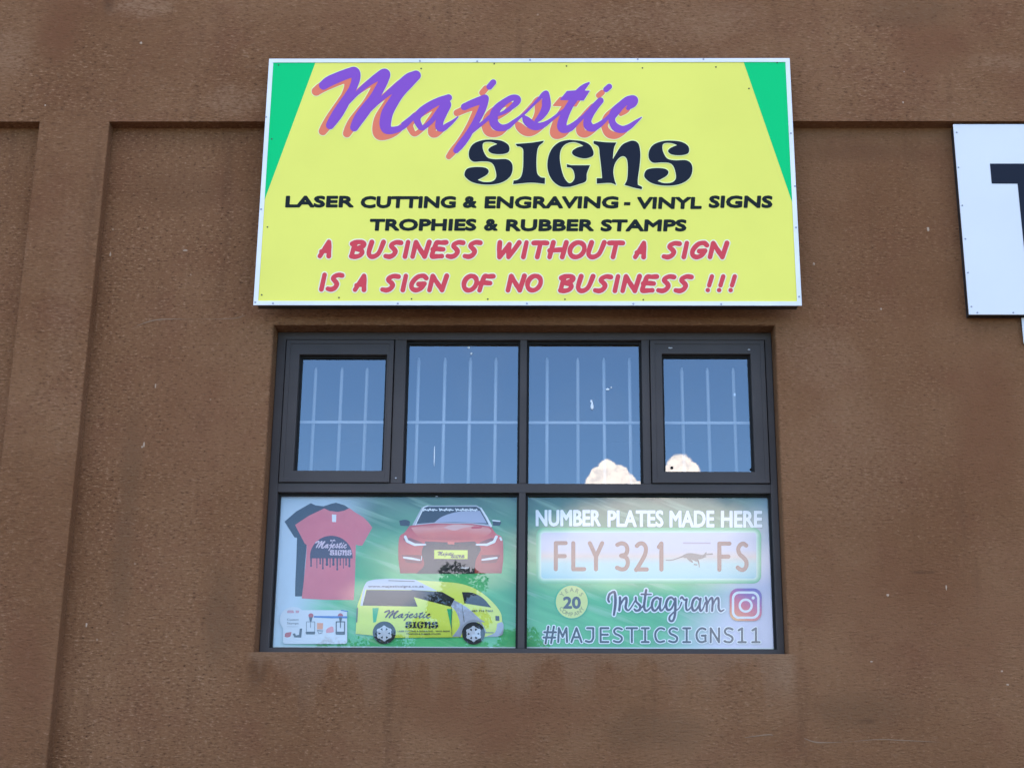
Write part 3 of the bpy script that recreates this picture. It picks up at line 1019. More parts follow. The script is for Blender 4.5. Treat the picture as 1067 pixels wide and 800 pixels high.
pane('glass_pane', x_m1b, x_c0, z_tr1, iz1, YG, win)
pane('glass_pane', x_c1, x_m2a, z_tr1, iz1, YG, win)
xlm0, xlm1 = Xw(540.3, 560), Xw(547.3, 560)
pane('glass_pane', ix0, xlm0, iz0, z_tr0, YG, win, m=GLASS_LOW)
pane('glass_pane', xlm1, ix1, iz0, z_tr0, YG, win, m=GLASS_LOW)


def casement(x0, x1, z0, z1, px_l, px_r, px_t, px_b, hinge):
    y0 = YW - 0.006
    L, Rr = at(px_l, 430, y0).x - 0.009, at(px_r, 430, y0).x + 0.009
    T, B = at(540, px_t, y0).z + 0.010, at(540, px_b, y0).z - 0.004
    bm = bmesh.new()
    gp = 0.0035
    X0, X1, Z0, Z1 = x0 + gp, x1 - gp, z0 + gp * .4, z1 - gp
    frame_bm(bm, X0, X1, Z0, Z1, L - X0, X1 - Rr, B - Z0, Z1 - T, y0, y0 + 0.055, 0.003)
    # outer lip line of the sash
    root = from_bm('casement', bm, ALU, win)
    bm = bmesh.new()
    frame_bm(bm, X0 + .001, X1 - .001, Z0 + .001, Z1 - .001, .020, .020, .016, .018, y0 - 0.0035, y0 - 0.0003, 0.0012)
    from_bm('sash_lip', bm, ALU, root)
    pane('glass_pane', L, Rr, B, T, YG - 0.006, root, 0.009)
    return root


zsb = Zw(540, 501.2)
cl = casement(ix0, x_m1a, z_tr1, iz1, 311.0, 399.0, 371.8, 489.6, -1)
cr = casement(x_m2b, ix1, z_tr1, iz1, 693.0, 782.2, 370.6, 489.8, 1)
SILVER = mat('worn_metal', (0.55, 0.55, 0.56), 0.4, 0.5, 0.4)
WMARK = mat('paint_splash', (0.82, 0.84, 0.86), 0.7)


def fleck(name, px, py, rx, ry, y, m, parent, th=0.0025):
    p = at(px, py, y)
    bm = bmesh.new()
    bmesh.ops.create_icosphere(bm, subdivisions=2, radius=1.0)
    for v in bm.verts:
        k = 1 + 0.25 * math.sin(7 * v.co.x + px) * math.cos(5 * v.co.z + py)
        v.co = Vector((v.co.x * rx * k, v.co.y * th, v.co.z * ry * k)) + p
    return from_bm(name, bm, m, parent, True)


fleck('rubber_stop', 700, 487, .007, .007, YG - .010, GASKET, cr, .004)
fleck('rubber_stop', 783, 488.6, .008, .007, YG - .010, GASKET, cr, .004)
fleck('rivet', 698.5, 362.6, .010, .004, YW - .008, SILVER, cr)
fleck('rivet', 780.4, 364.3, .006, .004, YW - .008, SILVER, cr)
fleck('rivet', 412.4, 498.0, .004, .004, YW, SILVER, win)
fleck('rivet', 301.5, 680.8, .005, .003, YW, SILVER, win)
fleck('rivet', 455, 517.0, .006, .002, YW + .02, SILVER, win)
for px, py, rx, ry in ((452.6, 475, .0022, .050), (617, 422.6, .007, .020), (616.2, 418, .005, .008), (633.2, 405.5, .009, .005), (637, 403.6, .004, .004), (488.4, 362.0, .006, .005), (491.2, 368.4, .005, .006), (765.6, 411, .005, .008)):
    fleck('paint_splash', px, py, rx, ry, YG - .002, WMARK, win, .0012)

# ------------------------------------------------------------------ burglar bars behind the upper panes
YBAR = YG + 0.075
bars = empty('burglar_bars', 'white painted burglar bars behind the upper window panes', 'burglar bars', ((WX0 + WX1) / 2, YBAR, z_tr1 - .02))
for px in (299.5, 326.4, 354, 380.5, 407.5, 434.5, 462.3, 489.1, 516.1, 543, 569.9, 602.2, 629.7, 656.8, 684, 711.6, 738.6, 765.9, 792):
    p = at(px, 440.5, YBAR)
    bm = bmesh.new()
    side = px < 400 or px > 690
    top = at(540, 383 if side else 373, YBAR).z  # bars cut short: their shape imitates the shade under each pane head
    fade_tip = 0.02  # taper stands in for the bar fading into that shade
    bmesh.ops.create_cone(bm, cap_ends=True, segments=12, radius1=.0078, radius2=.0078, depth=top - fade_tip - z_tr0, matrix=Matrix.Translation((p.x, YBAR, (top - fade_tip + z_tr0) / 2)))
    bmesh.ops.create_cone(bm, cap_ends=True, segments=12, radius1=.0078, radius2=.0045, depth=fade_tip, matrix=Matrix.Translation((p.x, YBAR, top - fade_tip / 2)))
    bmesh.ops.remove_doubles(bm, verts=bm.verts, dist=1e-5)
    from_bm('upright_bar', bm, BAR_W, bars, True)
p = at(540, 440.8, YBAR)
box('rail', WX0 + .01, WX1 - .01, YBAR - .0125, YBAR - .0085, p.z - .006, p.z + .006, BAR_W, bars)

# ------------------------------------------------------------------ posters behind the lower panes
YP = YG + 0.017


def print_mat(name, x0, x1, z0, z1, build):
    m = bpy.data.materials.new(name)
    m.use_nodes = True
    t = m.node_tree
    b = t.nodes['Principled BSDF']
    g = N(t, 'ShaderNodeNewGeometry')
    s = N(t, 'ShaderNodeSeparateXYZ')
    t.links.new(g.outputs['Position'], s.inputs[0])
    U = M(t, 'DIVIDE', M(t, 'SUBTRACT', s.outputs[0], x0), x1 - x0)
    V = M(t, 'DIVIDE', M(t, 'SUBTRACT', s.outputs[2], z0), z1 - z0)
    t.links.new(build(t, U, V, g.outputs['Position']), b.inputs['Base Color'])
    b.inputs['Roughness'].default_value = 0.45
    b.inputs['Specular IOR Level'].default_value = 0.2
    return m


def streaks(t, U, V, ang, sc, stretch):
    """soft diagonal swooshes of the printed background"""
    c = N(t, 'ShaderNodeCombineXYZ')
    ca, sa = math.cos(ang), math.sin(ang)
    a = M(t, 'ADD', M(t, 'MULTIPLY', U, ca), M(t, 'MULTIPLY', V, sa))
    b = M(t, 'SUBTRACT', M(t, 'MULTIPLY', V, ca), M(t, 'MULTIPLY', U, sa))
    t.links.new(M(t, 'MULTIPLY', a, stretch), c.inputs[0])
    t.links.new(b, c.inputs[1])
    n = N(t, 'ShaderNodeTexNoise')
    n.inputs['Scale'].default_value = sc
    n.inputs['Detail'].default_value = 3
    n.inputs['Distortion'].default_value = 0.4
    t.links.new(c.outputs[0], n.inputs['Vector'])
    return n.outputs[0]


def green_print(t, U, V, P):
    s1 = streaks(t, U, V, -0.55, 9, 0.25)
    lowc = MIX(t, SS(t, s1, 0.35, 0.65), (0.060, 0.40, 0.13), (0.115, 0.52, 0.185))
    topc = MIX(t, SS(t, s1, 0.35, 0.65), (0.060, 0.16, 0.095), (0.12, 0.26, 0.155))
    col = MIX(t, SS(t, V, 0.45, 0.98), lowc, topc)
    s2 = streaks(t, U, V, -0.55, 22, 0.12)
    return MIX(t, M(t, 'MULTIPLY', SS(t, s2, 0.54, 0.70), 0.42), col, (0.42, 0.62, 0.42))


def left_print(t, U, V, P):
    """the background design pales to ice blue along the shirts' side"""
    col = green_print(t, U, V, P)
    k = M(t, 'SUBTRACT', M(t, 'ADD', M(t, 'MULTIPLY', V, 0.24), 0.09), U)
    return MIX(t, SS(t, k, -0.13, 0.10), col, (0.56, 0.65, 0.73))


def right_print(t, U, V, P):
    """the background design pales to lilac towards its lower right corner"""
    col = green_print(t, U, V, P)
    k = M(t, 'SUBTRACT', M(t, 'ADD', U, M(t, 'MULTIPLY', M(t, 'SUBTRACT', 1.0, V), 0.42)), 1.08)
    return MIX(t, SS(t, k, -0.22, 0.14), col, (0.60, 0.57, 0.70))


def flat(name, col):
    return mat('print_' + name, col, 0.45, 0.2)


def poster(label, xl_t, xr_t, xl_b, xr_b, yt, yb, pxm, design):
    x0, x1 = (at(xl_t, yt, YP).x + at(xl_b, yb, YP).x) / 2, (at(xr_t, yt, YP).x + at(xr_b, yb, YP).x) / 2
    z1, z0 = at(pxm, yt, YP).z, at(pxm, yb, YP).z
    x0 -= .012
    x1 += .012
    z1 += .012
    z0 -= .006
    root = empty('window_poster', label, 'poster', ((x0 + x1) / 2, YP, z0))
    m = mat('print_margin', (0.62, 0.64, 0.62), 0.45, 0.2)
    zb = at(pxm, yb - .7, YP).z
    box('white_margin', x0, x1, YP - .0004, YP - .0001, z0, zb, m, root)
    bg = print_mat('poster_print', x0, x1, z0, z1, design)
    bm = bmesh.new()
    box_bm(bm, x0, x1, YP, YP + .0015, z0, z1)
    from_bm('backing', bm, bg, root)
    return root, x0, x1, z0, z1


YQ = YP - 0.0005
DY = 0.00013


class Layers:
    """prints stacked a hair apart on one poster"""
    def __init__(s, root):
        s.root, s.k = root, 0

    def put(s, name, art, m, lv=0.0, on=None):
        s.k += 1
        return art.mesh(name, YQ - s.k * DY, m, on or s.root, lv)


K_BLACK, K_WHITE, K_GREY = flat('black', (0.012, 0.012, 0.016)), flat('white', (0.80, 0.80, 0.80)), flat('silver', (0.50, 0.51, 0.54))
K_YEL, K_GREEN, K_RED, K_PINK = flat('yellow', (0.74, 0.80, 0.10)), flat('green', (0.03, 0.42, 0.16)), flat('red', (0.62, 0.05, 0.045)), flat('coral', (0.72, 0.135, 0.15))
K_MAUVE, K_DARK, K_BLUE, K_BROWN = flat('mauve', (0.050, 0.018, 0.045)), flat('dark_grey', (0.06, 0.06, 0.07)), flat('blue', (0.05, 0.16, 0.45)), flat('plate_brown', (0.27, 0.115, 0.08))
K_TYRE, K_LRED, K_SKIN = flat('tyre', (0.02, 0.02, 0.024)), flat('light_red', (0.75, 0.14, 0.10)), flat('peach', (0.75, 0.30, 0.15))



def photo_print(name, x0, y0, x1, y1, stops, mott=0.25, scale=14.0):
    """a photographic print: vertical tone ramp (bottom to top) broken up by soft mottling"""
    a, b = at(x0, y1, YP), at(x1, y0, YP)

    def bld_(t, U, V, P):
        r = N(t, 'ShaderNodeValToRGB')
        n = N(t, 'ShaderNodeTexNoise')
        n.inputs['Scale'].default_value = scale
        n.inputs['Detail'].default_value = 4
        t.links.new(P, n.inputs['Vector'])
        t.links.new(M(t, 'ADD', V, M(t, 'MULTIPLY', M(t, 'SUBTRACT', n.outputs[0], 0.5), mott * 2)), r.inputs[0])
        e = r.color_ramp.elements
        e[0].position, e[0].color = stops[0][0], (*stops[0][1], 1)
        e[1].position, e[1].color = stops[-1][0], (*stops[-1][1], 1)
        for pos, col in stops[1:-1]:
            e.new(pos).color = (*col, 1)
        return r.outputs[0]
    return print_mat('print_' + name, a.x, b.x, a.z, b.z, bld_)


CAR_RED = photo_print('car_red', 413, 525, 525, 598, [(0.0, (0.30, 0.03, 0.03)), (0.35, (0.52, 0.05, 0.045)), (0.60, (0.70, 0.10, 0.075)), (0.8, (0.40, 0.03, 0.03)), (1.0, (0.60, 0.08, 0.06))], 0.12)
CAR_HOOD = photo_print('car_bonnet', 413, 545, 525, 563, [(0.0, (0.50, 0.035, 0.03)), (0.35, (0.72, 0.13, 0.085)), (0.7, (0.80, 0.30, 0.23)), (1.0, (0.55, 0.06, 0.05))], 0.25, 10)
VAN_YEL = photo_print('van_yellow', 370, 602, 525, 664, [(0.0, (0.52, 0.60, 0.06)), (0.25, (0.70, 0.78, 0.10)), (0.7, (0.76, 0.82, 0.13)), (1.0, (0.80, 0.84, 0.24))], 0.10)
VAN_GLASS = photo_print('van_glass', 375, 612, 515, 634, [(0.0, (0.008, 0.008, 0.010)), (0.5, (0.018, 0.018, 0.022)), (1.0, (0.05, 0.05, 0.06))], 0.3, 22)
VAN_SILVER = photo_print('van_silver', 465, 620, 525, 664, [(0.0, (0.30, 0.31, 0.36)), (0.5, (0.44, 0.45, 0.52)), (1.0, (0.34, 0.35, 0.42))], 0.3, 18)
CORAL = photo_print('coral_cloth', 305, 525, 392, 626, [(0.0, (0.66, 0.115, 0.13)), (0.4, (0.74, 0.145, 0.16)), (0.7, (0.70, 0.125, 0.14)), (1.0, (0.77, 0.16, 0.17))], 0.35, 12)
GRILLE = photo_print('grille', 430, 560, 505, 600, [(0.0, (0.012, 0.012, 0.014)), (0.5, (0.05, 0.035, 0.035)), (0.8, (0.02, 0.016, 0.018)), (1.0, (0.09, 0.03, 0.03))], 0.35, 60)

posL, *_b = poster('green window poster printed with a coral T-shirt, a red car and a yellow van', 293, 536.7, 283.5, 534.5, 519, 674, 410, left_print)
L1 = Layers(posL)
T_ = lambda p: zz(280, 515, 8.208, p)
dk = Art(290, 518, 372, 630, 0.4)
dk.poly(T_([(135, 232), (235, 145), (300, 108), (360, 74), (400, 92), (470, 100), (530, 80), (575, 70), (650, 92), (712, 135), (600, 200), (420, 300), (325, 430), (310, 600), (300, 739), (288, 870), (225, 870), (228, 739), (236, 560), (242, 370), (220, 366)]))
L1.put('printed_shirt', dk, flat('navy_shirt', (0.018, 0.02, 0.03)))
pk = Art(300, 522, 392, 632, 0.4)
pk.poly(T_([(225, 260), (345, 180), (430, 140), (475, 118), (520, 140), (590, 148), (645, 138), (690, 116), (735, 150), (810, 195), (850, 235), (886, 282), (800, 436), (768, 436), (745, 428)]) + [(369.8, 605), (368.6, 624.8), (340, 624.6), (314.4, 623.2)] + T_([(300, 739), (318, 560), (326, 432), (308, 420)]))
shirt = L1.put('printed_shirt', pk, CORAL)
L1.put('printed_tag', Art(340, 530, 355, 548).poly(T_([(540, 170), (578, 172), (576, 236), (542, 234)])), K_WHITE, on=shirt)
em = Art(318, 555, 372, 596, 0.3)
arc = [(535 + 182 * math.cos(a), 530 - 178 * math.sin(a)) for a in np.linspace(0, math.pi, 24)]
em.poly(T_(arc + [(353, 545), (718, 545)][0:2]))
for x, ln, r in ((362, 610, 8), (412, 625, 4), (440, 590, 7), (463, 632, 7), (498, 598, 11), (525, 618, 5), (553, 598, 10), (586, 640, 8), (612, 600, 6), (640, 628, 4), (662, 600, 7), (690, 612, 9)):
    em.stroke(T_([(x, 535, r), (x, ln - 12, r * .7), (x, ln, r * 1.05)]))
L1.put('printed_emblem', em, K_MAUVE, on=shirt)
f1 = lambda x, y: (328.4 + (x - 331) * (33 / 337.), 562.8 + (y - 68) * (8.8 / 75.))
f2 = lambda x, y: (343.6 + (x - 484) * (22.8 / 238.), 572.6 + (y - 146) * (5.8 / 48.))
wt = Art(322, 558, 372, 584, 0.2)
script_word(wt, f1, 0.105, 4)
serif_word(wt, f2)
wt.poly(T_([(525, 398), (530, 386), (545, 394), (560, 384), (572, 396)]))
L1.put('printed_lettering', wt, flat('pale_pink', (0.70, 0.50, 0.56)), 0.12, on=shirt)

# red car, seen from the front
R_ = lambda p: zz(400, 515, 7.621, p)
CAR = (405, 520, 532, 602, 0.4)
car = L1.put('printed_car', Art(*CAR).poly(outline(R_([(205, 248, 'c'), (330, 228), (500, 224), (780, 232), (850, 255, 'c'), (890, 310), (940, 350), (948, 500), (935, 625, 'c'), (130, 625, 'c'), (115, 500), (122, 345), (165, 300)]))), CAR_RED)
L1.put('printed_cabin', Art(*CAR).poly(R_([(225, 245), (300, 105), (345, 88), (735, 86), (770, 105), (858, 255), (700, 232), (400, 228)])), K_GREY, on=car)
L1.put('printed_windscreen', Art(*CAR).poly(R_([(246, 235), (312, 106), (350, 96), (735, 96), (762, 112), (832, 238), (700, 226), (400, 222)])), K_BLACK, on=car)
L1.put('printed_sheen', Art(*CAR).poly(outline(R_([(400, 222, 'c'), (470, 172), (600, 135), (762, 128, 'c'), (818, 228, 'c'), (700, 224), (550, 220)]))), flat('glass_sheen', (0.40, 0.40, 0.52)), on=car)
L1.put('printed_bonnet', Art(*CAR).poly(outline(R_([(215, 262, 'c'), (400, 240), (600, 232), (830, 262, 'c'), (850, 300), (740, 355), (540, 362), (330, 355), (260, 320)]))), CAR_HOOD, on=car)
L1.put('printed_sheen', Art(*CAR).poly(outline(R_([(470, 262, 'c'), (560, 240), (770, 248, 'c'), (640, 262), (560, 285)]))), flat('bonnet_sheen', (0.78, 0.42, 0.36)), on=car)
L1.put('printed_vent', Art(*CAR).poly(outline(R_([(690, 262, 'c'), (720, 250), (780, 252, 'c'), (770, 268), (700, 272, 'c')]))), K_RED, on=car)
for q in ([(122, 208, 'c'), (170, 200), (206, 215), (200, 250, 'c'), (130, 246, 'c')], [(865, 212, 'c'), (900, 205), (930, 220), (920, 246, 'c'), (865, 246, 'c')]):
    L1.put('printed_mirror', Art(*CAR).poly(outline(R_(q))), K_BLACK, on=car)
L1.put('printed_grille', Art(*CAR).poly(outline(R_([(330, 372, 'c'), (540, 380), (720, 372, 'c'), (770, 430), (730, 520), (720, 628, 'c'), (255, 628, 'c'), (320, 560), (300, 460)]))), GRILLE, on=car)
for q in ([(150, 350), (190, 390), (330, 408), (300, 380), (210, 345)], [(900, 350), (870, 390), (735, 408), (770, 375), (850, 345)],
          [(140, 480), (300, 480), (300, 545), (180, 540)], [(925, 480), (775, 480), (775, 545), (890, 540)]):
    L1.put('printed_recess', Art(*CAR).poly(R_(q)), flat('dark_red', (0.20, 0.03, 0.035)), on=car)
for q in ([(170, 335, 11), (185, 370, 11), (245, 398, 10), (330, 397, 6)], [(893, 335, 11), (875, 374, 11), (820, 398, 10), (735, 398, 6)],
          [(158, 500, 7), (220, 508, 9), (285, 520, 6)], [(780, 518, 6), (840, 510, 9), (897, 502, 7)]):
    L1.put('printed_headlight', Art(*CAR).stroke(R_(q)), K_WHITE, on=car)
for q in ([(865, 206, 5), (920, 212, 5)], [(300, 490, 3), (298, 520, 3)], [(925, 345, 8), (932, 360, 8)], [(612, 582, 3), (672, 582, 3)], [(250, 240, 4), (318, 100, 5), (350, 90, 4)], [(770, 108, 6), (815, 180, 7), (850, 250, 9)]):
    L1.put('printed_highlight', Art(*CAR).stroke(R_(q)), K_WHITE, on=car)
for (xa, xb) in ((310, 412), (440, 545), (570, 740)):    # the unreadable band of lettering across the windscreen
    lt = Art(405, 522, 510, 540, 0.25)
    x, k = xa, 0
    while x < xb:
        lt.stroke(R_([(x, 112 + (k % 3) * 4, 4), (x + 6, 130 - (k % 2) * 6, 4), (x + 13, 116 + (k % 2) * 8, 4), (x + 19, 124, 3)]))
        x += 19
        k += 1
    L1.put('printed_lettering', lt, K_WHITE, on=car)
L1.put('printed_plate', Art(*CAR).poly(R_([(400, 440), (665, 442), (664, 512), (400, 510)])), K_YEL, on=car)
pl = script_word(Art(450, 570, 490, 584, 0.25), lambda x, y: (456 + (x - 331) * (17 / 337.), 574 + (y - 68) * (5 / 75.)), 0.06, 3)
L1.put('printed_lettering', pl, K_DARK, 0.1, on=car)
pl = serif_word(Art(450, 570, 490, 584, 0.25), lambda x, y: (470 + (x - 484) * (14 / 238.), 577.8 + (y - 146) * (3.6 / 48.)))
L1.put('printed_lettering', pl, K_DARK, 0.1, on=car)
L1.put('printed_badge', Art(*CAR).poly(R_([(505, 372), (562, 374), (558, 396), (508, 395)])), K_LRED, on=car)

# yellow van, side on
V_ = lambda p: zz(365, 595, 6.276, p)
VAN = (366, 598, 530, 674, 0.4)
van = L1.put('printed_van', Art(*VAN).poly(outline(V_([(35, 408, 'c'), (45, 240), (65, 170), (92, 95), (128, 60), (250, 49), (400, 56), (600, 68), (700, 77), (780, 98), (860, 140), (930, 200), (982, 268), (994, 330, 'c'), (1002, 352), (996, 410), (960, 426, 'c'), (700, 430), (300, 434, 'c'), (140, 418)]))), VAN_YEL)
L1.put('printed_roof', Art(*VAN).poly(outline(V_([(66, 225, 'c'), (76, 160), (92, 95), (128, 60), (250, 48), (425, 54, 'c'), (470, 78), (570, 128, 'c'), (400, 122), (100, 118, 'c'), (80, 225, 'c')]))), flat('van_white', (0.62, 0.64, 0.72)), on=van)
for nm, q in (('printed_swoosh', [(676, 186, 'c'), (770, 240), (845, 308), (885, 332, 'c'), (800, 336), (745, 372), (722, 426, 'c'), (665, 428, 'c'), (705, 375), (716, 335), (692, 265), (658, 228, 'c')]),
              ('printed_bumper', [(992, 330, 'c'), (1002, 352), (996, 410), (960, 426, 'c'), (885, 426, 'c'), (945, 400), (962, 340, 'c')])):
    L1.put(nm, Art(*VAN).poly(outline(V_(q))), VAN_SILVER, on=van)
for q in ([(106, 121), (400, 124), (416, 168), (440, 230), (80, 223)], [(398.5, 121), (600, 134), (682, 180), (656, 231), (414.5, 168)]):
    L1.put('printed_window', Art(*VAN).poly(V_(q)), VAN_GLASS, on=van)
L1.put('printed_window', Art(*VAN).poly(outline(V_([(730, 135, 'c'), (800, 140), (868, 175), (922, 236, 'c'), (830, 222), (746, 208, 'c')]))), VAN_GLASS, on=van)
for q in ([(145, 240), (186, 238), (168, 330), (150, 335)], [(632, 245), (668, 245), (662, 382)]):
    L1.put('printed_wedge', Art(*VAN).poly(V_(q)), K_GREEN, on=van)
arch = Art(*VAN)
arch.stroke(spline(V_([(715, 425, 5), (735, 360, 5), (790, 322, 5), (850, 335, 5), (888, 400, 4)])))
L1.put('printed_arch', arch, flat('arch_shade', (0.34, 0.35, 0.38)), on=van)
for cx, cy in ((222, 400), (806, 404)):
    L1.put('printed_tyre', Art(*VAN).ell(365 + cx / 6.276, 595 + cy / 6.276, 12.0, 11.7), K_TYRE, on=van)
L1.put('printed_headlight', Art(*VAN).poly(V_([(948, 290), (974, 292), (976, 322), (950, 322)])), K_TYRE, on=van)
for q in ([(885, 400, 3), (935, 400, 3)], [(46, 240, 4), (42, 330, 4)], [(250, 60, 2), (420, 66, 2)], [(660, 232, 1.6), (664, 420, 1.6)], [(730, 215, 1.5), (745, 330, 1.5)]):
    L1.put('printed_seam', Art(*VAN).stroke(V_(q)), flat('seam', (0.12, 0.12, 0.08)), on=van)
for cx, cy in ((222, 405), (806, 408)):
    rm = Art(*VAN)
    px, py = 365 + cx / 6.276, 595 + cy / 6.276
    rm.ell(px, py, 2.4)
    for k in range(6):
        a = k * math.pi / 3 + .5
        rm.stroke([(px, py, 1.3), (px + 6.6 * math.cos(a), py + 6.4 * math.sin(a), 1.9)])
    for k in range(30):
        a, b = k * math.pi / 15, (k + 1) * math.pi / 15
        rm.stroke([(px + 6.7 * math.cos(a), py + 6.5 * math.sin(a), .6), (px + 6.7 * math.cos(b), py + 6.5 * math.sin(b), .6)])
    L1.put('printed_rim', rm, flat('rim', (0.55, 0.56, 0.60)), on=van)
vt = script_word(Art(378, 603, 520, 672, 0.25), lambda x, y: (400 + (x - 331) * (48.8 / 337.), 634.8 + (y - 68) * (9.6 / 75.)), 0.125, 4)
L1.put('printed_lettering', vt, K_MAUVE, 0.05, on=van)
vt = serif_word(Art(378, 603, 520, 672, 0.25), lambda x, y: (422 + (x - 484) * (34.6 / 238.), 647.2 + (y - 146) * (7 / 48.)))
L1.put('printed_lettering', vt, K_BLACK, 0.1, on=van)
for q in (('www.majesticsigns.co.za', 383.6, 441.4, 609.2, 611.6), ('LASER CUTTING & ENGRAVING - VINYL SIGNS', 414.4, 468.6, 656.4, 658.0), ('TROPHIES & RUBBER STAMPS', 423.2, 459, 659.3, 660.8), ('083 712 7262', 491.8, 513.6, 635.0, 636.9)):
    L1.put('printed_lettering', put_text(Art(q[1] - 4, q[3] - 4, q[2] + 4, q[4] + 4, 0.2), *q), K_DARK, 0.06, on=van)

# the little white stamp advertisement
Q_ = lambda p: zz(288, 625, 13.34, p)
ad = Art(288, 628, 366, 674, 0.35)
ad.ell(288 + 235 / 13.34, 625 + 270 / 13.34, 14.0, 13.4)
ad.rrect(*Q_([(92, 138)])[0], *Q_([(982, 606)])[0], 2.6)
adv = L1.put('printed_advert', ad, flat('advert_white', (0.64, 0.66, 0.70)))
AD = (290, 628, 366, 672, 0.25)
AR = flat('advert_red', (0.45, 0.06, 0.06))
L1.put('printed_product', Art(*AD).poly(outline(Q_([(112, 505, 'c'), (130, 455), (212, 440, 'c'), (195, 500), (150, 518)]))), AR, on=adv)
for q in ([(150, 150), (165, 140), (235, 140), (250, 178), (150, 178)], [(265, 142), (318, 142), (310, 178), (270, 178)]):
    L1.put('printed_logo', Art(*AD).poly(Q_(q)), flat('advert_pink', (0.60, 0.30, 0.33)), on=adv)
for cx in (480, 890):
    L1.put('printed_knob', Art(*AD).ell(288 + cx / 13.34, 625 + 215 / 13.34, 2.6), AR, on=adv)
L1.put('printed_product', Art(*AD).poly(Q_([(565, 315), (650, 318), (645, 405), (565, 405)])), K_SKIN, on=adv)
L1.put('printed_product', Art(*AD).poly(outline(Q_([(690, 455, 'c'), (700, 400), (780, 365), (800, 440, 'c'), (750, 450)]))), flat('rose', (0.72, 0.28, 0.30)), on=adv)
L1.put('printed_pen', Art(*AD).poly(Q_([(520, 218), (760, 220), (985, 222), (985, 250), (760, 250), (520, 240)])), flat('blue', (0.10, 0.22, 0.48)), on=adv)
L1.put('printed_pen', Art(*AD).stroke(Q_([(900, 140, 7), (990, 155, 7)])), flat('blue', (0.1, 0.2, 0.5)), on=adv)
for q in (('Custom', 299.2, 311, 643.9, 646.2), ('Stamps', 299.2, 311, 647.7, 650.0)):
    L1.put('printed_lettering', put_text(Art(q[1] - 3, q[3] - 3, q[2] + 3, q[4] + 3, 0.2), *q), K_DARK, on=adv)
L1.put('printed_line', Art(*AD).stroke(Q_([(150, 365, 4), (300, 368, 4)])), K_GREY, on=adv)
L1.put('printed_product', Art(*AD).poly(Q_([(225, 465), (260, 460), (270, 490), (315, 480), (325, 395), (358, 392), (345, 518), (250, 515)])), K_DARK, on=adv)
for cx, dark in ((475, 0), (890, 1)):
    ad = Art(*AD)
    ad.poly(Q_([(cx - 22, 235), (cx + 28, 235), (cx + 12, 295), (cx - 10, 295)]))
    ad.stroke(Q_([(cx - 58, 300, 3 + 4 * dark), (cx + 58, 300, 3 + 4 * dark), (cx + 56, 470, 3 + 4 * dark), (cx - 58, 470, 3 + 4 * dark), (cx - 58, 300, 3 + 4 * dark)]))
    ad.stroke(Q_([(cx, 300, 3 + 4 * dark), (cx, 380, 3 + 3 * dark)])).stroke(Q_([(cx - 55, 450, 14), (cx + 50, 450, 14)]))
    L1.put('printed_stamp', ad, K_DARK, on=adv)
ad = Art(*AD)
ad.stroke(Q_([(570, 420, 5), (645, 425, 5)])).stroke(Q_([(570, 420, 3), (590, 465, 3), (640, 450, 4)]))
L1.put('printed_outline', ad, K_DARK, on=adv)

posR, *_b = poster('green window poster headed NUMBER PLATES MADE HERE above a pale number plate', 551, 798.8, 552, 805, 519, 674.8, 680, right_print)
L2 = Layers(posR)
for wd, x0, x1, yt, ybs in (('NUMBER', 558.2, 626, 530, 548), ('PLATES', 633, 691.4, 530.4, 548.8), ('MADE', 697.6, 744.4, 530.6, 549.2), ('HERE', 751.2, 794.4, 530.8, 549.4)):
    np_ = put_text(Art(x0 - 5, 524, x1 + 5, 556, 0.34), wd, x0, x1, yt, ybs, bold=0.7)
    L2.put('lettering_shadow', np_, flat('shade_green', (0.05, 0.20, 0.13)), 1.2)
    L2.put('plate_heading', np_, flat('bright_white', (0.88, 0.88, 0.88)), 0.75)


def plate_print(t, U, V, P):
    r = N(t, 'ShaderNodeValToRGB')
    t.links.new(V, r.inputs[0])
    e = r.color_ramp.elements
    e[0].position, e[0].color = 0.05, (0.30, 0.60, 0.62, 1)
    e[1].position, e[1].color = 0.95, (0.60, 0.58, 0.66, 1)
    for pos, col in ((0.32, (0.40, 0.62, 0.60, 1)), (0.47, (0.64, 0.52, 0.46, 1)), (0.62, (0.57, 0.55, 0.64, 1))):
        q = e.new(pos)
        q.color = col
    return r.outputs[0]


pa, pb = at(676, 602.8, YP), at(676, 554, YP)
xa, xb = at(563, 578, YP).x, at(789, 578, YP).x
for k, (gx, col) in enumerate(((5.2, (0.10, 0.50, 0.22)), (3.6, (0.22, 0.58, 0.32)), (2.2, (0.40, 0.68, 0.48)), (1.0, (0.58, 0.75, 0.64)))):
    L2.put('plate_glow', Art(555, 545, 800, 612, 0.5).rrect(564 - gx, 554.8 - gx, 788 + gx, 602.4 + gx, 3 + gx), flat('glow_%d' % k, col))
plate = L2.put('printed_plate', Art(555, 548, 800, 612, 0.5).rrect(564, 554.8, 788, 602.4, 3), print_mat('plate_print', xa, xb, pa.z, pb.z, plate_print))
for c, x0, x1 in (('F', 577, 591.8), ('L', 595.2, 610.8), ('Y', 612.4, 629.6), ('3', 640.8, 656.4), ('2', 661, 676), ('1', 684.4, 691.8), ('F', 747.4, 762.4), ('S', 766.6, 780.4)):
    r = 2.15
    ft_ = Art(x0 - 4, 558, x1 + 4, 600, 0.3)
    glyph(ft_, PLATE[c], x0 + r, 563.4 + r + (x0 - 577) * 0.003, x1 - x0 - 2 * r, 31.4 - 2 * r, r)
    L2.put('plate_letter', ft_, K_BROWN, on=plate)
G_ = lambda p: zz(690, 555, 15.24, p)
an = Art(690, 560, 748, 598, 0.25)
an.stroke(spline(G_([(60, 432, 6), (160, 428, 7), (260, 396, 8), (345, 366, 14)])))
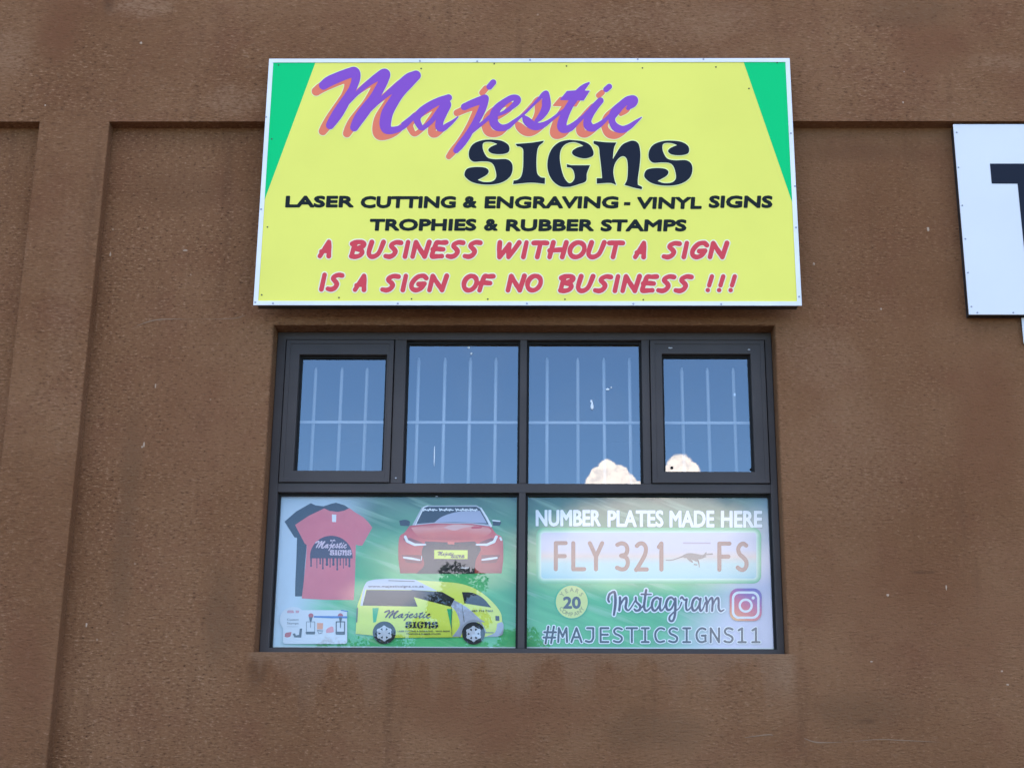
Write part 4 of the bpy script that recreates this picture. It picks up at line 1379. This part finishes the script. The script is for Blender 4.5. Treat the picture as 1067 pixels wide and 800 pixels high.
an.stroke(spline(G_([(355, 368, 26), (420, 362, 42), (490, 370, 46), (560, 378, 42), (640, 375, 26), (680, 345, 16), (697, 312, 8)])))
for q in ([(420, 400, 26), (455, 440, 16), (480, 462, 9)], [(480, 405, 20), (520, 430, 12), (545, 445, 8)], [(540, 410, 22), (572, 450, 12), (585, 500, 7), (590, 545, 4)], [(510, 500, 9), (550, 505, 9)], [(660, 355, 10), (730, 338, 9), (795, 334, 12)], [(600, 400, 16), (660, 385, 8), (700, 375, 5)]):
    an.stroke(spline(G_(q)))
L2.put('printed_animal', an, flat('animal', (0.20, 0.17, 0.15)), on=plate)
an = Art(705, 560, 745, 570, 0.25)
an.stroke(G_([(340, 160, 12), (760, 162, 11)]))
L2.put('printed_line', an, flat('line_mauve', (0.42, 0.34, 0.44)), on=plate)
bd = Art(575, 604, 622, 650, 0.35)
bd.ell(595.6, 626.6, 17.8, 18.2)
badge = L2.put('printed_badge', bd, K_GREEN)
L2.put('printed_badge', Art(575, 604, 622, 650, 0.35).ell(595.8, 626.8, 16.6, 17.0), flat('badge_yellow', (0.70, 0.72, 0.20)), on=badge)
bt = Art(575, 604, 622, 650, 0.25)
put_text(bt, '20', 586.8, 605.2, 620.6, 633.8, bold=0.6)
L2.put('badge_lettering', bt, K_DARK, 0.7, on=badge)
bt = Art(575, 604, 622, 650, 0.2)


def arc_text(art, s, cx, cy, r, a0, a1, h, inside=False):
    for k, ch_ in enumerate(s):
        a = rad(a0 + (a1 - a0) * k / (len(s) - 1))
        E = text_edges(ch_)
        mx = (E[:, [0, 2]].min() + E[:, [0, 2]].max()) / 2
        sc = h / 0.727
        out = np.empty_like(E)
        ux, uy = math.sin(a), -math.cos(a)
        if inside:
            tx, ty_, nx, ny_ = math.cos(a) * -1, -math.sin(a), -ux, -uy
        else:
            tx, ty_, nx, ny_ = math.cos(a), math.sin(a), ux, uy
        for q in (0, 2):
            lx, ly = (E[:, q] - mx) * sc, E[:, q + 1] * sc
            out[:, q] = cx + ux * r + lx * tx + ly * nx
            out[:, q + 1] = cy + uy * r + lx * ty_ + ly * ny_
        art.edges(out)


arc_text(bt, 'YEARS', 595.8, 626.8, 10.6, -52, 52, 4.4)
L2.put('badge_lettering', bt, flat('olive', (0.34, 0.34, 0.09)), 0.12, on=badge)
bt = Art(575, 604, 622, 650, 0.2)
arc_text(bt, 'COMPANY', 595.8, 626.8, 14.8, 236, 124, 4.2, True)
L2.put('badge_lettering', bt, flat('olive', (0.34, 0.34, 0.09)), 0.12, on=badge)

# handwritten app name
J_ = lambda p: zz(625, 605, 7.621, p)
ig = Art(628, 608, 760, 652, 0.3)
for q in ([(74, 165, 8), (66, 145, 9), (78, 105, 9), (105, 88, 9), (118, 92, 10), (124, 140, 11), (122, 200, 11), (112, 268, 9)],
          [(118, 92, 9), (100, 84, 6)],
          [(160, 130, 10), (160, 180, 10), (154, 232, 10)], [(158, 200, 7), (185, 150, 8), (208, 132, 10), (212, 160, 10), (205, 210, 10), (222, 232, 8), (245, 215, 6), (285, 150, 6)],
          [(285, 130, 8), (290, 165, 8), (318, 195, 10), (318, 225, 10), (290, 236, 9), (275, 224, 8)], [(318, 222, 7), (345, 195, 6), (362, 140, 7)],
          [(368, 72, 10), (358, 140, 10), (352, 205, 10), (365, 236, 9), (388, 225, 7), (415, 195, 6)], [(330, 105, 7), (408, 106, 6)],
          [(478, 150, 7), (455, 132, 9), (425, 150, 10), (414, 195, 10), (425, 232, 10), (450, 228, 8), (478, 180, 7), (484, 140, 9), (476, 200, 10), (484, 234, 9), (505, 222, 6), (520, 190, 6)],
          [(590, 150, 7), (568, 130, 9), (540, 145, 10), (526, 190, 10), (538, 228, 10), (565, 222, 8), (588, 180, 7), (600, 138, 9), (600, 200, 10), (596, 270, 10), (580, 315, 9), (555, 312, 9), (556, 282, 8), (590, 245, 6), (630, 215, 5), (650, 170, 6)],
          [(640, 140, 6), (652, 128, 9), (672, 150, 7), (690, 145, 9)], [(690, 145, 9), (684, 190, 9), (690, 230, 8), (712, 222, 6), (735, 190, 6)],
          [(790, 150, 7), (770, 132, 9), (745, 148, 10), (732, 195, 10), (742, 232, 10), (768, 225, 8), (792, 180, 7), (800, 140, 9), (792, 200, 10), (800, 236, 9), (818, 222, 6), (838, 170, 6)],
          [(842, 132, 9), (850, 170, 9), (848, 238, 9)], [(850, 195, 6), (872, 148, 7), (890, 134, 9), (896, 165, 9), (892, 236, 9)], [(896, 195, 6), (918, 148, 7), (938, 134, 9), (944, 165, 9), (944, 215, 9), (960, 240, 8), (986, 228, 5)]):
    ig.stroke(spline(J_(q), False, 5))
L2.put('lettering_halo', ig, K_WHITE, 1.3)
L2.put('script_lettering', ig, K_MAUVE, 0.0)
ht = Art(558, 646, 800, 676, 0.3)
for k, c in enumerate('#MAJESTICSIGNS11'):
    x0 = 565 + k * 14.42
    dy = k * 0.02
    glyph(ht, MONO[c], x0 + 1.4, 654.0 + dy, 10.9 + (2.2 if c == '#' else 0) - (1 if c in 'I1' else 0), 14.4, 1.12)
L2.put('lettering_halo', ht, K_WHITE, 1.0)
L2.put('hashtag_lettering', ht, flat('slate', (0.020, 0.018, 0.028)), 0.0)


def icon_print(t, U, V, P):
    d1 = M(t, 'ADD', M(t, 'MULTIPLY', U, 0.45), M(t, 'MULTIPLY', V, 0.75))
    r = N(t, 'ShaderNodeValToRGB')
    t.links.new(d1, r.inputs[0])
    e = r.color_ramp.elements
    e[0].position, e[0].color = 0.0, (0.85, 0.50, 0.12, 1)
    e[1].position, e[1].color = 1.0, (0.10, 0.05, 0.38, 1)
    for pos, col in ((0.28, (0.78, 0.16, 0.07, 1)), (0.58, (0.60, 0.035, 0.14, 1)), (0.82, (0.26, 0.03, 0.30, 1))):
        q = e.new(pos)
        q.color = col
    return r.outputs[0]


pa, pb = at(777, 646.6, YP), at(777, 612.5, YP)
xa, xb = at(760.2, 630, YP).x, at(793.9, 630, YP).x
icon = L2.put('app_icon', Art(755, 608, 800, 652, 0.35).rrect(760.3, 612.6, 793.8, 646.6, 8.6), print_mat('icon_print', xa, xb, pa.z, pb.z, icon_print))
ic = Art(755, 608, 800, 652, 0.3)
ic.rrect(762.6, 615.8, 791.4, 644.4, 7.2)
ii = Art(755, 608, 800, 652, 0.3)
ii.rrect(765.0, 618.2, 789.0, 642.0, 5.4)
ic.cut(ii)
L2.put('icon_outline', ic, K_WHITE, on=icon)
rg = Art(755, 608, 800, 652, 0.3)
rg.ell(777, 630.6, 7.4, 7.4)
ri = Art(755, 608, 800, 652, 0.3)
ri.ell(777, 630.6, 5.0, 5.0)
L2.put('icon_ring', rg.cut(ri), K_WHITE, on=icon)
L2.put('icon_dot', Art(778, 616, 792, 630, 0.3).ell(784.8, 622.6, 1.6), K_WHITE, on=icon)

# ------------------------------------------------------------------ small blemishes on the wall
CHIP = mat('bare_plaster', (0.46, 0.32, 0.22), 0.9)
for px, py, rx, ry in ((150, 463, .004, .012), (162, 402, .003, .012), (115, 265, .004, .010), (148, 465.5, .004, .005), (967, 239, .006, .012), (848, 275, .005, .007), (918, 322, .004, .006), (986, 612, .003, .012), (925, 620, .006, .006), (908, 689, .006, .003), (1050, 713, .006, .004), (1044, 699, .005, .004), (90, 651, .004, .010), (147, 45, .006, .007), (47, 110, .004, .005), (193, 261, .012, .004), (941, 107, .004, .006), (942, 75, .003, .003)):
    y = YB if (py < 126 or 36 < px < 105 and py < 560) else 0.0
    fleck('paint_chip', px, py, rx, ry, y, CHIP, bld, .0012)
CRACK = mat('patched_crack', (0.27, 0.165, 0.10), 0.9)
for pts in ([(838, 769, .8), (852, 773, 1.0), (880, 772.5, .9), (915, 770, .9), (942, 771, .7), (985, 773, .5)], [(143, 339, .6), (165, 333, .9), (200, 332.5, .8), (240, 332, .8), (255, 329, .5)], [(776, 768, .6), (800, 765, .9), (806, 766, .6)]):
    ar = Art(min(p[0] for p in pts) - 4, min(p[1] for p in pts) - 5, max(p[0] for p in pts) + 4, max(p[1] for p in pts) + 5, 0.35)
    ar.stroke(spline([(p[0], p[1], p[2] * (.38 + .25 * math.sin(i * 2.1))) for i, p in enumerate(pts)], False, 8))
    ar.mesh('hairline_crack', -0.0015, CRACK, bld)

# ------------------------------------------------------------------ trees over the road (mirrored in the lower panes)
BARK = mat('bark', (0.11, 0.08, 0.055), 0.9, bump=0.5, bscale=20)
LEAF = [mat('leaf_dark', (0.035, 0.060, 0.022), 0.6), mat('leaf_mid', (0.055, 0.090, 0.032), 0.6)]


def tree(px, py_top, dist, half_px, label):
    k = dist + 6.5
    d = ray(px, py_top)
    x = CAM.x + d.x / d.y * k
    top = CAM.z + d.z / d.y * k
    rw = half_px / FPX * k
    root = empty('street_tree', label, 'tree', (x, -dist, 0), 'trees across the road')
    bm = bmesh.new()
    rows = []
    for i in range(7):
        t = i / 6
        r = 0.22 * (1 - .75 * t)
        ox, oy = .12 * math.sin(4 * t), .1 * math.cos(3 * t)
        rows.append([bm.verts.new((x + ox + r * math.cos(a), -dist + oy + r * math.sin(a), top * .85 * t)) for a in np.linspace(0, 2 * math.pi, 9)[:-1]])
    for a, b in zip(rows, rows[1:]):
        for i in range(8):
            bm.faces.new((a[i], a[(i + 1) % 8], b[(i + 1) % 8], b[i]))
    from_bm('trunk', bm, BARK, root, True)
    rng = np.random.default_rng(int(px))
    V, Fc = [], []
    zc, rz = top * .64, top * .36
    clumps = []
    for _ in range(64):
        u = rng.normal(size=3)
        u /= np.linalg.norm(u)
        rr = rng.uniform(.35, 1.0)
        clumps.append((u[0] * rw * rr * .9, u[1] * rw * rr * .9, u[2] * rz * rr * .92, rng.uniform(.20, .36) * rw))
    for cx, cy, cz, cr_ in clumps:
        for _ in range(260):
            u = rng.normal(size=3)
            u *= cr_ * rng.uniform(.5, 1.05) / np.linalg.norm(u)
            c = np.array((x + cx + u[0], -dist + cy + u[1], min(zc + cz + u[2] * .8, top)))
            a, b = rng.normal(size=3), rng.normal(size=3)
            a *= .095 / np.linalg.norm(a)
            b *= .065 / np.linalg.norm(b)
            n = len(V)
            V += [tuple(c - a), tuple(c + b), tuple(c + a), tuple(c - b)]
            Fc.append((n, n + 1, n + 2, n + 3))
    me = bpy.data.meshes.new('crown')
    me.from_pydata(V, [], Fc)
    me.materials.append(LEAF[0])
    link('crown', me, LEAF[1], root)
    me.polygons.foreach_set('material_index', (rng.random(len(Fc)) < .45).astype(np.int32))
    return root


tree(477, 578, 55, 48, 'tall tree across the road, mirrored over the red car on the poster')
tree(470, 618, 58, 44, 'shorter tree across the road, mirrored over the van windows')
tree(385, 644, 60, 66, 'low round tree across the road, mirrored under the printed van')
tree(535, 632, 52, 58, 'bushy tree across the road, mirrored beneath the middle mullion')
